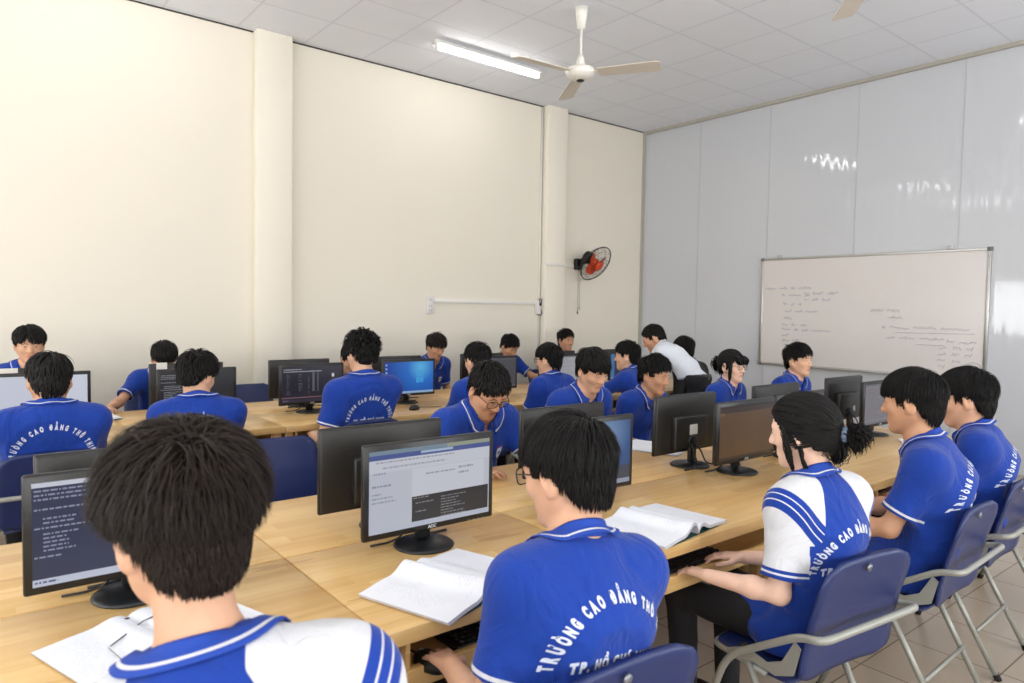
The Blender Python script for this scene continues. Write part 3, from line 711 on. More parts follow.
def open_book(x, y, rz, label, hw=(.20, .20), hl=.28, lift=(.030, .018), curl=(0, 0), thick=.010):
    """an open soft book: pages rise from the spine in a curve and fall to the fore edge"""
    t = empty('open_book', (x, y, TZ), R(rz)); tag(t, label, 'book', 'open books on the desks')
    for sgn, w, lf, cu in ((-1, hw[0], lift[0], curl[0]), (1, hw[1], lift[1], curl[1])):
        n = 16; prof = []
        for i in range(n+1):
            u = i/n; z = lf*(math.sin(PI*min(1, u*1.35))**.8 if u < .74 else max(0, math.sin(PI*u*1.35)**1 if u*1.35 < 1 else 0)) ; prof.append((u, z))
        V = []; Fc = []; mi = []; m2 = 12; T_ = []
        def zz(u, v):
            h = lf*math.exp(-((u-.16)/.17)**2)+.25*lf*math.exp(-((u-.55)/.3)**2)
            return (h+cu*lf*math.exp(-((u-.1)/.13)**2)*(max(0, -v))**1.5)*min(1, (u+.012)/.05)
        for lay in (0, 1):
            for i in range(n+1):
                for j in range(m2+1):
                    u, v = i/n, -1+2*j/m2; z = zz(u, v)+.004
                    if lay == 0: Z = z+thick*(1-.25*u)
                    else: Z = max(.0005, z-.002) if cu else .0008+z*.55
                    V.append((sgn*(u*w*(.97 if lay else 1)), v*hl/2, Z))
        N = (n+1)*(m2+1); idx = lambda L, i, j: L*N+i*(m2+1)+j
        top = []; rest = []
        for i in range(n):
            for j in range(m2):
                a = (idx(0, i, j), idx(0, i+1, j), idx(0, i+1, j+1), idx(0, i, j+1)); b = (idx(1, i, j), idx(1, i, j+1), idx(1, i+1, j+1), idx(1, i+1, j))
                if sgn < 0: a, b = a[::-1], b[::-1]
                top.append(a); rest.append(b)
        for i in range(n):
            for j, fl in ((0, 1), (m2, 0)):
                a = (idx(0, i, j), idx(1, i, j), idx(1, i+1, j), idx(0, i+1, j)); rest.append(a if fl == (sgn > 0) else a[::-1])
        for j in range(m2):
            for i, fl in ((n, 1), (0, 0)):
                a = (idx(0, i, j), idx(1, i, j), idx(1, i, j+1), idx(0, i, j+1)); rest.append(a if fl == (sgn > 0) else a[::-1])
        m = MB(); m.add(V, top, 0, True); m.add(V, rest, 1, False); m.build('page_block', [M_page, M_edge], t)
    m = MB(); m.box((0, 0, .0006), (hw[0]+hw[1]-.02, hl-.01, .001)); m.build('cover', M_cover, t); return t
open_book(1.045, 1.545, 19, 'open book with white pages on the near desk before the document screen', (.215, .205), .29, (.034, .018), (.5, .2))
open_book(1.92, 1.55, 8, 'open book with white pages beside the ponytailed girl keyboard', (.215, .2), .29, (.03, .02), (.3, .2))
t = open_book(.345, 1.665, 18, 'open book with a black ruled line beside the nearest student', (.20, .20), .29, (.012, .010), (0, 0))
m = MB(); m.tube([(-.10, .02, .021), (0.0, .075, .024), (.06, .085, .0245)], .0022, 5, flat=.3); m.tube([(-.105, .018, .0205), (-.12, -.1, .02)], .0008, 4, flat=.3); m.box((-.02, .118, .0235), (.022, .008, .0012))
m.build('printed_rule', M_inkb, t)
def paper(x, y, rz, w, l, label, n=4):
    t = empty('paper_stack', (x, y, TZ), R(rz)); tag(t, label, 'paper', 'papers on the desks'); r = random.Random(int(x*97))
    for i in range(n):
        V = []; Fc = []
        for a in range(7):
            for b in range(7): V.append((-w/2+w*a/6, -l/2+l*b/6, .001+.0015*i+.006*(a/6)**2*(i+1)/n))
        for a in range(6):
            for b in range(6): k = a*7+b; Fc.append((k, k+7, k+8, k+1))
        m = MB(); m.add(V, Fc, 0, True); m.add([(p[0], p[1], p[2]-.0009) for p in V], [f[::-1] for f in Fc], 0, True)
        o = m.build('sheet', M_page, t); o.rotation_euler = (0, 0, r.uniform(-.08, .08))
paper(2.98, 2.47, 20, .26, .34, 'white papers lying by the far side boy at the stickered monitor')
paper(.70, 5.15, 5, .21, .29, 'white papers on the desk right of the blank white screen')
paper(1.12, 5.2, 40, .15, .21, 'crumpled white paper beside the black terminal screen', 2)
paper(4.42, 1.62, 30, .21, .29, 'white papers on the desk before the rightmost boys')
from mathutils.bvhtree import BVHTree
# ------------------------------------------------------------------ signed distance modelling (numpy)
def V3(*a): return np.array(a, dtype=np.float64)
def nrm(v): return v/np.linalg.norm(v)
def rotm(ax, a):
    c, s = math.cos(a), math.sin(a)
    return np.array({'x': [[1, 0, 0], [0, c, -s], [0, s, c]], 'y': [[c, 0, s], [0, 1, 0], [-s, 0, c]], 'z': [[c, -s, 0], [s, c, 0], [0, 0, 1]]}[ax])
class P:      # one primitive: kind, geometry, blend radius k, op (+1 add, -1 carve), optional cutting planes
    def __init__(s, kind, k, op, lo, hi, cuts=(), **g): s.kind, s.k, s.op, s.lo, s.hi, s.cuts, s.g = kind, k, op, lo, hi, cuts, g
def cone(a, b, ra, rb, k=.02, op=1, cuts=()):
    a, b = np.asarray(a, float), np.asarray(b, float); r = max(ra, rb)
    return P('c', k, op, np.minimum(a-ra, b-rb), np.maximum(a+ra, b+rb), cuts, a=a, b=b, ra=ra, rb=rb)
def ell(c, r, Rm=None, k=.02, op=1, cuts=()):
    c = np.asarray(c, float); r = np.asarray(r, float); q = np.full(3, r.max())
    return P('e', k, op, c-q, c+q, cuts, c=c, r=r, R=np.eye(3) if Rm is None else Rm)
def econe(a, b, ra, rb, Rm, k=.03, op=1, cuts=()):     # flattened tapered capsule, ra/rb = (side, depth) radii; Rm columns: side, front, along
    a, b = np.asarray(a, float), np.asarray(b, float); q = max(ra+rb)
    return P('x', k, op, np.minimum(a, b)-q, np.maximum(a, b)+q, cuts, a=a, b=b, ra=ra, rb=rb, R=Rm)
def prim_d(p, x, y, z):
    g = p.g
    if p.kind == 'c':
        a, b = g['a'], g['b']; ba = b-a; L = max(ba@ba, 1e-12)
        px, py, pz = x-a[0], y-a[1], z-a[2]
        t = np.clip((px*ba[0]+py*ba[1]+pz*ba[2])/L, 0, 1)
        d = np.sqrt((px-t*ba[0])**2+(py-t*ba[1])**2+(pz-t*ba[2])**2)-(g['ra']+(g['rb']-g['ra'])*t)
    elif p.kind == 'e':
        c, r, M = g['c'], g['r'], g['R']; px, py, pz = x-c[0], y-c[1], z-c[2]
        u = (px*M[0, 0]+py*M[1, 0]+pz*M[2, 0])/r[0]; v = (px*M[0, 1]+py*M[1, 1]+pz*M[2, 1])/r[1]; w = (px*M[0, 2]+py*M[1, 2]+pz*M[2, 2])/r[2]
        k0 = np.sqrt(u*u+v*v+w*w); k1 = np.sqrt((u/r[0])**2+(v/r[1])**2+(w/r[2])**2)+1e-9; d = k0*(k0-1)/k1
    else:
        a, b, M = g['a'], g['b'], g['R']; ba = b-a; L = max(ba@ba, 1e-12); px, py, pz = x-a[0], y-a[1], z-a[2]
        t = np.clip((px*ba[0]+py*ba[1]+pz*ba[2])/L, 0, 1)
        qx, qy, qz = px-t*ba[0], py-t*ba[1], pz-t*ba[2]
        rx = g['ra'][0]+(g['rb'][0]-g['ra'][0])*t; ry = g['ra'][1]+(g['rb'][1]-g['ra'][1])*t
        u = (qx*M[0, 0]+qy*M[1, 0]+qz*M[2, 0])/rx; v = (qx*M[0, 1]+qy*M[1, 1]+qz*M[2, 1])/ry; w = (qx*M[0, 2]+qy*M[1, 2]+qz*M[2, 2])/np.minimum(rx, ry)
        k0 = np.sqrt(u*u+v*v+w*w); k1 = np.sqrt((u/rx)**2+(v/ry)**2+(w/np.minimum(rx, ry))**2)+1e-9; d = k0*(k0-1)/k1
    for q, n in p.cuts: d = np.maximum(d, (x-q[0])*n[0]+(y-q[1])*n[1]+(z-q[2])*n[2])
    return d
def blend(D, d, k, op):
    if op < 0: d = -d
    if k <= 0: return np.minimum(D, d) if op > 0 else np.maximum(D, d)
    h = np.maximum(k-np.abs(D-d), 0)/k
    return (np.minimum(D, d)-h*h*k*.25) if op > 0 else (np.maximum(D, d)+h*h*k*.25)
def sdf(prims, Q):
    x, y, z = Q[:, 0], Q[:, 1], Q[:, 2]; D = np.full(len(Q), 1.)
    for p in prims: D = blend(D, prim_d(p, x, y, z), p.k, p.op)
    return D
def sdf_grad(prims, Q, e=.002):
    g = np.stack([sdf(prims, Q+np.eye(3)[i]*e)-sdf(prims, Q-np.eye(3)[i]*e) for i in range(3)], 1)
    return g/(np.linalg.norm(g, axis=1, keepdims=True)+1e-9)
EDG = [(a, b) for a in range(8) for b in range(a+1, 8) if bin(a ^ b).count('1') == 1]
def surf(prims, h, disp=None):
    lo = np.min([p.lo for p in prims if p.op > 0], 0)-3*h; hi = np.max([p.hi for p in prims if p.op > 0], 0)+3*h
    n = np.ceil((hi-lo)/h).astype(int)+1
    ax = [(lo[i]+h*np.arange(n[i])).astype(F4) for i in range(3)]
    D = np.full(tuple(n), .5, dtype=F4)
    for p in prims:
        m = p.k+2.5*h; i0 = np.maximum(np.floor((p.lo-m-lo)/h).astype(int), 0); i1 = np.minimum(np.ceil((p.hi+m-lo)/h).astype(int)+1, n)
        if (i1 <= i0).any(): continue
        s = tuple(slice(a, b) for a, b in zip(i0, i1))
        d = prim_d(p, ax[0][s[0]][:, None, None], ax[1][s[1]][None, :, None], ax[2][s[2]][None, None, :])
        D[s] = blend(D[s], d.astype(F4), F4(p.k), p.op)
    if disp is not None:
        I = np.nonzero(np.abs(D) < .03); Q = np.stack([ax[i][I[i]] for i in range(3)], 1); D[I] += disp(Q).astype(F4)
    S = D < 0; cn = [(slice(c & 1, n[0]-1+(c & 1)), slice(c >> 1 & 1, n[1]-1+(c >> 1 & 1)), slice(c >> 2, n[2]-1+(c >> 2))) for c in range(8)]
    cnt = sum(S[c].astype(np.int8) for c in cn); I = np.nonzero((cnt > 0) & (cnt < 8)); N = len(I[0])
    val = np.stack([D[I[0]+(c & 1), I[1]+(c >> 1 & 1), I[2]+(c >> 2)] for c in range(8)], 1)
    off = np.array([[c & 1, c >> 1 & 1, c >> 2] for c in range(8)], float)
    acc = np.zeros((N, 3)); w = np.zeros((N, 1))
    for a, b in EDG:
        va, vb = val[:, a], val[:, b]; mk = (va < 0) != (vb < 0); t = np.where(mk, va/np.where(mk, va-vb, 1), 0)[:, None]
        acc += np.where(mk[:, None], off[a]+(off[b]-off[a])*t, 0); w += mk[:, None]
    V = lo+h*(np.stack(I, 1)+acc/w)
    idx = np.full(tuple(n), -1, dtype=np.int32); idx[I] = np.arange(N)
    Q = []
    for a in range(3):
        s0 = [slice(1, -1)]*3; s1 = [slice(1, -1)]*3; s0[a] = slice(0, -1); s1[a] = slice(1, None)
        A, B = S[tuple(s0)], S[tuple(s1)]; J = np.nonzero(A != B); fl = A[J]
        base = [J[i]+(0 if i == a else 1) for i in range(3)]; u, v = (a+1) % 3, (a+2) % 3
        def at(du, dv): q = [b.copy() for b in base]; q[u] -= du; q[v] -= dv; return idx[q[0], q[1], q[2]]
        q4 = np.stack([at(0, 0), at(1, 0), at(1, 1), at(0, 1)], 1); q4[~fl] = q4[~fl][:, ::-1]; Q.append(q4)
    Q = np.concatenate(Q); Q = Q[(Q >= 0).all(1)]
    return V, Q
_nd = [(nrm(rng.normal(size=3)), rng.uniform(0, 6.28)) for _ in range(12)]
def folds(Qp, f, seed=0):      # soft cloth creases
    r = np.random.default_rng(seed); o = 0
    for i in range(5):
        d, ph = nrm(r.normal(size=3)*[1, .7, .55]), r.uniform(0, 6.28); d2 = nrm(r.normal(size=3))
        w = np.sin(Qp@d2*f*.6+ph); o = o+np.sin(Qp@d*f*(1+.35*i)+ph+1.4*w)/(1+.5*i)
    return o/2.2

# ------------------------------------------------------------------ person materials
def skin_mat(name, c):
    t = NT(name); p = t.p; lip = t.attr('lip'); nz = t.add('ShaderNodeTexNoise', Scale=22., Detail=4.); t.link(t.obj(), nz.inputs['Vector'])
    c2 = (c[0]*.86, c[1]*.78, c[2]*.74, 1)
    b = t.mix(nz.outputs[0], c, c2); t.link(t.mix(t.math('MULTIPLY', lip, .65), b, srgb(158, 84, 74)), p.inputs['Base Color'])
    p.inputs['Roughness'].default_value = .5; p.inputs['Specular IOR Level'].default_value = .35
    p.inputs['Subsurface Weight'].default_value = .08; p.inputs['Subsurface Radius'].default_value = (.01, .004, .002); p.inputs['Subsurface Scale'].default_value = .5
    return t.m
SKIN = {'a': skin_mat('skin_light', srgb(226, 182, 152)), 'b': skin_mat('skin_medium', srgb(218, 172, 142)), 'c': skin_mat('skin_tan', srgb(206, 158, 126)), 'f': skin_mat('skin_fair', srgb(238, 200, 178))}
BLUE = srgb(24, 64, 160); BLUE2 = srgb(20, 54, 142); WHT = srgb(212, 212, 216)
def shirt_mat(name, girl):
    t = NT(name); p = t.p; hem = t.attr('hem')
    nz = t.add('ShaderNodeTexNoise', Scale=3.5, Detail=3.); t.link(t.obj(), nz.inputs['Vector']); blue = t.mix(nz.outputs[0], BLUE, BLUE2)
    if girl:
        rag, band = t.attr('rag'), t.attr('band')
        c = t.mix(t.math('GREATER_THAN', rag, 0.), blue, WHT)
        st = t.math('LESS_THAN', t.math('ABSOLUTE', t.math('SUBTRACT', band, .026)), .029)
        inn = t.math('MAXIMUM', step_band(t, band, .0165, .0017), step_band(t, band, .0355, .0017))
        st = t.math('MULTIPLY', t.math('MULTIPLY', st, t.math('SUBTRACT', 1., inn)), t.math('GREATER_THAN', rag, 0.))
        c = t.mix(st, c, blue)
        hm = t.math('MULTIPLY', t.math('LESS_THAN', hem, .026), t.math('SUBTRACT', 1., step_band(t, hem, .013, .003)))
        c = t.mix(hm, c, blue)
    else:
        c = t.mix(step_band(t, hem, .012, .0045), blue, WHT)
    t.link(c, p.inputs['Base Color']); p.inputs['Roughness'].default_value = .78; p.inputs['Specular IOR Level'].default_value = .2
    p.inputs['Sheen Weight'].default_value = .15
    wv = t.add('ShaderNodeTexNoise', Scale=420., Detail=2.); t.link(t.obj(), wv.inputs['Vector']); 
    mp = t.add('ShaderNodeMapping'); mp.inputs['Scale'].default_value = (1.0, 1.0, .55); t.link(t.obj(), mp.inputs[0])
    cr = t.add('ShaderNodeTexNoise', Scale=8.5, Detail=3., Roughness=.45, Distortion=1.6); t.link(mp.outputs[0], cr.inputs['Vector'])
    rg = t.math('SUBTRACT', 1., t.math('ABSOLUTE', t.math('MULTIPLY', t.math('SUBTRACT', cr.outputs[0], .5), 5.)))
    t.bump(t.math('ADD', t.math('MULTIPLY', t.math('MAXIMUM', rg, 0.), .5), t.math('ADD', cr.outputs[0], t.math('MULTIPLY', wv.outputs[0], .02))), .42, .016)
    return t.m
M_polo = shirt_mat('blue_polo_cloth', False); M_polog = shirt_mat('raglan_polo_cloth', True)
def collar_mat():
    t = NT('collar_cloth'); t.link(t.mix(step_band(t, t.attr('cv'), .84, .034), BLUE, WHT), t.p.inputs['Base Color']); t.p.inputs['Roughness'].default_value = .8; return t.m
M_collar = collar_mat(); M_print = mat('white_print', srgb(214, 220, 234), .7); M_wshirt = mat('white_dress_cloth', srgb(226, 230, 238), .75, bump=.1, bscale=400.)
M_wcoll = mat('white_collar_cloth', srgb(230, 233, 240), .75)
M_trou = mat('black_trouser_cloth', srgb(22, 22, 26), .85, bump=.15, bscale=350.); M_shoe = mat('dark_shoe', srgb(26, 24, 24), .5); M_jack = mat('black_jacket_cloth', srgb(16, 16, 18), .8)
M_belt = mat('black_belt', srgb(14, 14, 15), .4)
def hair_mat(name, c, c2, rough=.42):
    t = NT(name); p = t.p; nz = t.add('ShaderNodeTexNoise', Scale=60., Detail=3.); t.link(t.obj(), nz.inputs['Vector'])
    t.link(t.mix(nz.outputs[0], c, c2), p.inputs['Base Color']); p.inputs['Roughness'].default_value = rough; p.inputs['Specular IOR Level'].default_value = .22; return t.m
M_hair = hair_mat('black_hair', srgb(13, 12, 12), srgb(24, 21, 20), .5); M_hairb = hair_mat('brown_black_hair', srgb(20, 16, 14), srgb(44, 33, 26), .5)
M_eyew = mat('eye_white', srgb(225, 220, 214), .2); M_iris = mat('dark_iris', srgb(24, 16, 12), .15); M_rim = mat('glasses_rim', srgb(24, 24, 26), .25, .4)
M_lens = NT('glasses_lens'); M_lens.p.inputs['Transmission Weight'].default_value = 1.; M_lens.p.inputs['Roughness'].default_value = 0.; M_lens.p.inputs['IOR'].default_value = 1.01; M_lens.p.inputs['Specular IOR Level'].default_value = .3; M_lens = M_lens.m
M_scr = mat('grey_scrunchie', srgb(96, 110, 132), .8)
M_badge_r = mat('badge_red', srgb(176, 50, 60), .6); M_badge_k = mat('badge_dark', srgb(60, 66, 92), .6)

# ------------------------------------------------------------------ head
def head_prims(hc, H, s, female=False, sm=0.):
    """hc centre, H columns right/front/up, s scale"""
    def T(x, y, z): return hc+H@(np.array([x, y, z])*s)
    j = .92 if female else 1.
    L = [ell(T(0, -.012, .034), np.array([.074, .093, .081])*s, H, .02), ell(T(0, .022, .0), np.array([.066, .066, .078])*s, H, .03*s),
         ell(T(0, .030, -.048), np.array([.052*j, .054, .056])*s, H, .03*s),
         cone(T(-.054*j, -.005, -.04), T(-.012, .066, -.092), .020*s, .016*s, .03*s), cone(T(.054*j, -.005, -.04), T(.012, .066, -.092), .020*s, .016*s, .03*s),
         ell(T(0, .068, -.090), np.array([.020, .018, .017])*s, H, .02*s)]
    for q in (-1, 1):
        L += [ell(T(q*.036, .056, -.018), np.array([.027, .026, .024])*s, H, .02*s)]
    L += [cone(T(-.042, .070, .027), T(.042, .070, .027), .012*s, .012*s, .02*s)]
    for q in (-1, 1): L += [ell(T(q*.032, .104, .010), np.array([.020, .020, .013])*s, H, .014*s, -1)]
    for q in (-1, 1): L += [ell(T(q*.032, .077, .009), np.array([.0155, .0125, .0115])*s, H, .006*s)]
    L += [cone(T(0, .086, .014), T(0, .104, -.021), .0075*s, .0115*s, .012*s)]
    for q in (-1, 1): L += [ell(T(q*.0125, .095, -.025), np.array([.009, .011, .008])*s, H, .008*s)]
    L += [cone(T(-.017, .083, -.0535), T(.017, .083, -.0535), .007*s, .007*s, .008*s), cone(T(-.014, .084, -.0645), T(.014, .084, -.0645), .0085*s, .0085*s, .007*s)]
    L += [cone(T(-.022, .093, -.0588), T(.022, .093, -.0588), .0022*s, .0022*s, .003*s, -1)]
    for q in (-1, 1):
        Re = H@rotm('z', q*R(-22))@rotm('x', R(-12))
        L += [ell(T(q*.080, -.012, -.003), np.array([.010, .021, .036])*s, Re, .008*s), ell(T(q*.0905, -.006, .001), np.array([.006, .011, .018])*s, Re, .005*s, -1), ell(T(q*.078, -.003, -.028), np.array([.008, .010, .011])*s, H, .008*s)]
    return L, T
def surf_along(prims, o, d, t0=.2):
    """march from outside towards the surface along -d"""
    t = t0; d = nrm(d)
    for _ in range(60):
        q = sdf(prims, (o+d*t)[None])[0]
        if abs(q) < .0004: break
        t -= q*.8
    return o+d*t
# ------------------------------------------------------------------ hair
def hair_mesh(T, H, hc, s, st, near, seed):
    """base cap hugging the skull plus many tapered locks combed from the crown"""
    r = np.random.default_rng(seed); HI = H.T
    C = np.array([0, -.012, .036]); RA = np.array([.078, .097, .085])
    def lev(q):      # 1 on the scalp; below the ears the shape runs down the nape
        rho2 = q[..., 0]**2/RA[0]**2+q[..., 1]**2/RA[1]**2; zz = q[..., 2]; lo = np.abs(zz)/.142; e = 2.6
        return np.where(zz > 0, np.sqrt(rho2+(zz/RA[2])**2), (rho2**(e/2)+lo**e)**(1/e))
    vol, side, fringe, length, curl = st.get('vol', .012), st.get('side', .006), st.get('fringe', .05), st.get('len', .06), st.get('curl', .0)
    nape, part = st.get('nape', -.062), st.get('part', 0.); back = st.get('back', None); line = st.get('line', .074)
    cover = st.get('cover', 0.)
    def zthr(ph):      # hairline height by azimuth (0 = front, pi = back)
        return np.interp(np.abs(ph), [0, .5, .85, 1.15, 1.42, 1.56, 1.98, 2.4, PI], [line, line-.004, line-.03, .014-cover*.5, st.get('burn', -.004)-cover, .020-cover*1.2, .016-cover*1.2, nape+.034-cover*.6, nape])
    # base cap
    nu, nv = 48, 30; V = []
    for i in range(nv+1):
        th = PI*i/nv
        for k in range(nu):
            ph = 2*PI*k/nu-PI; d = np.array([math.sin(th)*math.sin(ph), math.sin(th)*math.cos(ph), math.cos(th)])
            d = d*RA; d = d/np.linalg.norm(d); rr_ = 1/float(lev(d)); p = C+d*rr_; z = p[2]; m = np.clip((z-zthr(ph))/.012, 0, 1)
            up_ = np.clip((z-.03)/.07, 0, 1); th_ = (side*(1-up_)+vol*up_)*.5
            V.append(C+d*(rr_*(.86+.13*m)+m*th_))
    V = np.array(V); Fq = []
    for i in range(nv):
        for k in range(nu): a = i*nu+k; b = i*nu+(k+1) % nu; Fq.append((a, a+nu, b+nu, b))
    VV = [V]; QQ = [np.array(Fq)]; nvtx = len(V)
    # locks
    N = st.get('n', 5200 if near else 1000); wid = st.get('w', .0022 if near else .0052)
    g = r.normal(size=(N*3, 3)); g /= np.linalg.norm(g, axis=1, keepdims=True); g = g*RA*[1, 1, 1.25]; g /= np.linalg.norm(g, axis=1, keepdims=True); p = C+g/lev(g)[:, None]; g = (p-C)/RA**2; g[:, 2] *= np.where(g[:, 2] < 0, .36, 1.); g /= np.linalg.norm(g, axis=1, keepdims=True); ph = np.arctan2(p[:, 0], p[:, 1]); zt = zthr(ph); keep = p[:, 2] > zt+.001; p, g, ph = p[keep][:N], g[keep][:N], ph[keep][:N]; n = len(p)
    hz = np.clip((p[:, 2]-.02)/.09, 0, 1)
    crown = C+RA*nrm(np.array(st.get('crown', (.18, -.62, .78)), float))
    L = (side*3+.012)*(1-hz)+length*hz; front = (np.cos(ph) > .25) & (p[:, 2] > .06); L = np.where(front, np.maximum(L, fringe*r.uniform(.75, 1.15, n)), L)*r.uniform(.75, 1.2, n)
    if back is not None: L = np.linalg.norm(p-np.array(back), axis=1)*1.0
    if not st.get('cover'): L = np.where((np.abs(ph) > 1.2) & (np.abs(ph) < 1.95) & (p[:, 2] < .075), np.minimum(L, np.maximum(p[:, 2]-.004, .006)), L)
    L = np.where((np.abs(ph) > 1.9) & (p[:, 2] < .03), np.minimum(L, np.maximum(p[:, 2]-nape+.012, .012)), L)
    steps = 9 if near else 6; pos = p+g*((side*(1-hz)+vol*hz)*.5)[:, None]; off = (side*(1-hz)+vol*hz)*r.uniform(.45, 1.12, n)
    out = p-crown; out -= g*np.sum(out*g, 1, keepdims=True); ol = np.linalg.norm(out, axis=1, keepdims=True); out /= ol+1e-6; out += r.normal(size=out.shape)*np.clip(.04-ol, 0, .04)/.04*1.1
    down = np.array([0, 0, -1.])-g*(-g[:, 2:3]); jit = r.normal(size=(n, 3))*st.get('mess', .16)
    dirv = out*np.where(front, 1., .8)[:, None]+down*(1-hz)[:, None]*.9+jit
    if part:
        sp = np.sign(p[:, 0]-part); dirv += np.where(front | (hz > .5), 1, 0)[:, None]*np.stack([sp*.8, .35+0*sp, 0*sp], 1)
    if st.get('sweep'): dirv += np.where(front, 1, 0)[:, None]*np.array(st['sweep'])
    if back is not None: dirv = np.array(back)-p+jit*.05
    dirv /= np.linalg.norm(dirv, axis=1, keepdims=True)+1e-9
    path = [pos.copy()]; ls = L/steps; lift0 = st.get('lift', .25)
    C2, R2 = np.array([0, .018, .0]), np.array([.071, .073, .088]); phs = r.uniform(0, 6.28, n)
    zf = st.get('zf', .040)+r.uniform(-.009, .007, n)
    for i in range(steps):
        u = (i+1)/steps; prev = pos
        cv = np.stack([np.sin(phs+u*7), np.cos(phs*1.7+u*7), np.sin(phs*2.3+u*6)], 1)*curl
        gn = (pos-C)/RA**2; gn[:, 2] *= np.where(gn[:, 2] < 0, .36, 1.); gn /= np.linalg.norm(gn, axis=1, keepdims=True)
        d = dirv+np.array([0, 0, -1.])*(st.get('grav', .5)*u)+cv
        if back is not None: d = np.array(back)-pos+cv*.02
        d -= gn*np.sum(d*gn, 1, keepdims=True)*(.85); d /= np.linalg.norm(d, axis=1, keepdims=True)+1e-9; dirv = .6*dirv+.4*d
        pos = pos+d*ls[:, None]+gn*((off*lift0*(1 if i < 3 else .2))/1.)[:, None]
        # keep outside the skull and the face
        l = lev(pos-C); want = 1+off*np.clip((pos[:, 2]+.085)/.10, .2, 1)*(.5+.25*min(1, u*2))*(1-st.get('tuck', .6)*u)/.085+.002/.085
        f = np.where(l < want, want/l, 1.); pos = C+(pos-C)*f[:, None]
        q = (pos-C2)/R2; l = np.linalg.norm(q, axis=1); f = np.where(l < 1.06, 1.06/l, 1.); pos = C2+(pos-C2)*f[:, None]
        halt = (prev[:, 1] > .035) & (prev[:, 2] < zf); pos = np.where(halt[:, None], prev+(pos-prev)*.08, pos)
        path.append(pos.copy())
    def locks(path, wid_, taper=.55):
        nonlocal nvtx
        Pp = np.stack(path, 1); n_, m_ = Pp.shape[:2]
        tg = np.gradient(Pp, axis=1); tg /= np.linalg.norm(tg, axis=2, keepdims=True)+1e-9
        nn = Pp-C; nn -= tg*np.sum(nn*tg, 2, keepdims=True); nn /= np.linalg.norm(nn, axis=2, keepdims=True)+1e-9; bb = np.cross(tg, nn)
        u = np.linspace(0, 1, m_)[None, :, None]; w = wid_*(1-.88*np.clip((u-taper)/(1-taper), 0, 1)); w = w*np.ones((n_, m_, 1))
        ring = np.stack([Pp+nn*w*.45, Pp+bb*w, Pp-bb*w], 2).reshape(-1, 3)
        idx = np.arange(n_*m_*3).reshape(n_, m_, 3)+nvtx
        a, b = idx[:, :-1], idx[:, 1:]
        for k in range(3):
            k2 = (k+1) % 3; QQ.append(np.stack([a[..., k], a[..., k2], b[..., k2], b[..., k]], -1).reshape(-1, 4))
        VV.append(ring); nvtx += len(ring)
    locks(path, wid)
    for B in st.get('bundles', []):        # pony tails, buns, side locks: start, control, end, spread, count
        a, c, e, sp, k = [np.array(q, float) if isinstance(q, tuple) else q for q in B[:5]]
        k = int(k*(1 if near else .45)); j0, j1 = r.normal(size=(k, 3))*sp*.35, r.normal(size=(k, 3))*sp
        pts = []
        for i in range(9):
            u = i/8; pts.append(a*(1-u)**2+c*2*u*(1-u)+e*u*u+j0*(1-u)+j1*(4*u*(1-u)*.6+u*(.25 if len(B) > 5 else .8))+(r.normal(size=(k, 3))*.002))
        locks(pts, wid*1.25, .75)
    V = np.concatenate(VV); Q = np.concatenate(QQ)
    return (hc+(V*s)@H.T), Q
# ------------------------------------------------------------------ hands
def hand_prims(w, d, n, curl, hand, s=1., spread=.17, thumb=.9):
    """wrist w, pointing d, palm normal n (out of the palm), hand -1 left +1 right"""
    d = nrm(d); n = nrm(n-d*(n@d)); sd = np.cross(d, n)*hand      # sd points to the thumb side
    L = []
    for i, (o, ln, l, rr) in enumerate(((.026, .084, .072, .0088), (.009, .088, .080, .0090), (-.008, .084, .074, .0086), (-.024, .076, .058, .0076))):
        k0 = w+d*(ln*s)+sd*(o*s); L.append(cone(w+d*.012*s+sd*o*.55*s, k0, .0135*s, .0105*s, .012*s))
        a = -(o)*spread/.026*1.2; f = nrm(d+sd*(-a)); q = k0; ang = curl*.5
        for t, fr in ((.45, 1.), (.32, .93), (.23, .82)):
            dr = f*math.cos(ang)+n*math.sin(ang); e = q+dr*(l*t*s*1.06); L.append(cone(q, e, rr*fr*s, rr*(fr-.08)*s, .006*s)); q = e; ang += curl
    b = w+d*.022*s+sd*.020*s; m = b+(d*.60+sd*.62+n*.25)*.046*s; e = m+(d*.9+sd*.25+n*.25*thumb)*.034*s; f = e+(d*1.0-sd*.02+n*.3*thumb)*.026*s
    L += [cone(b, m, .0155*s, .0115*s, .012*s), cone(m, e, .0108*s, .0095*s, .006*s), cone(e, f, .0095*s, .0078*s, .005*s)]
    return L
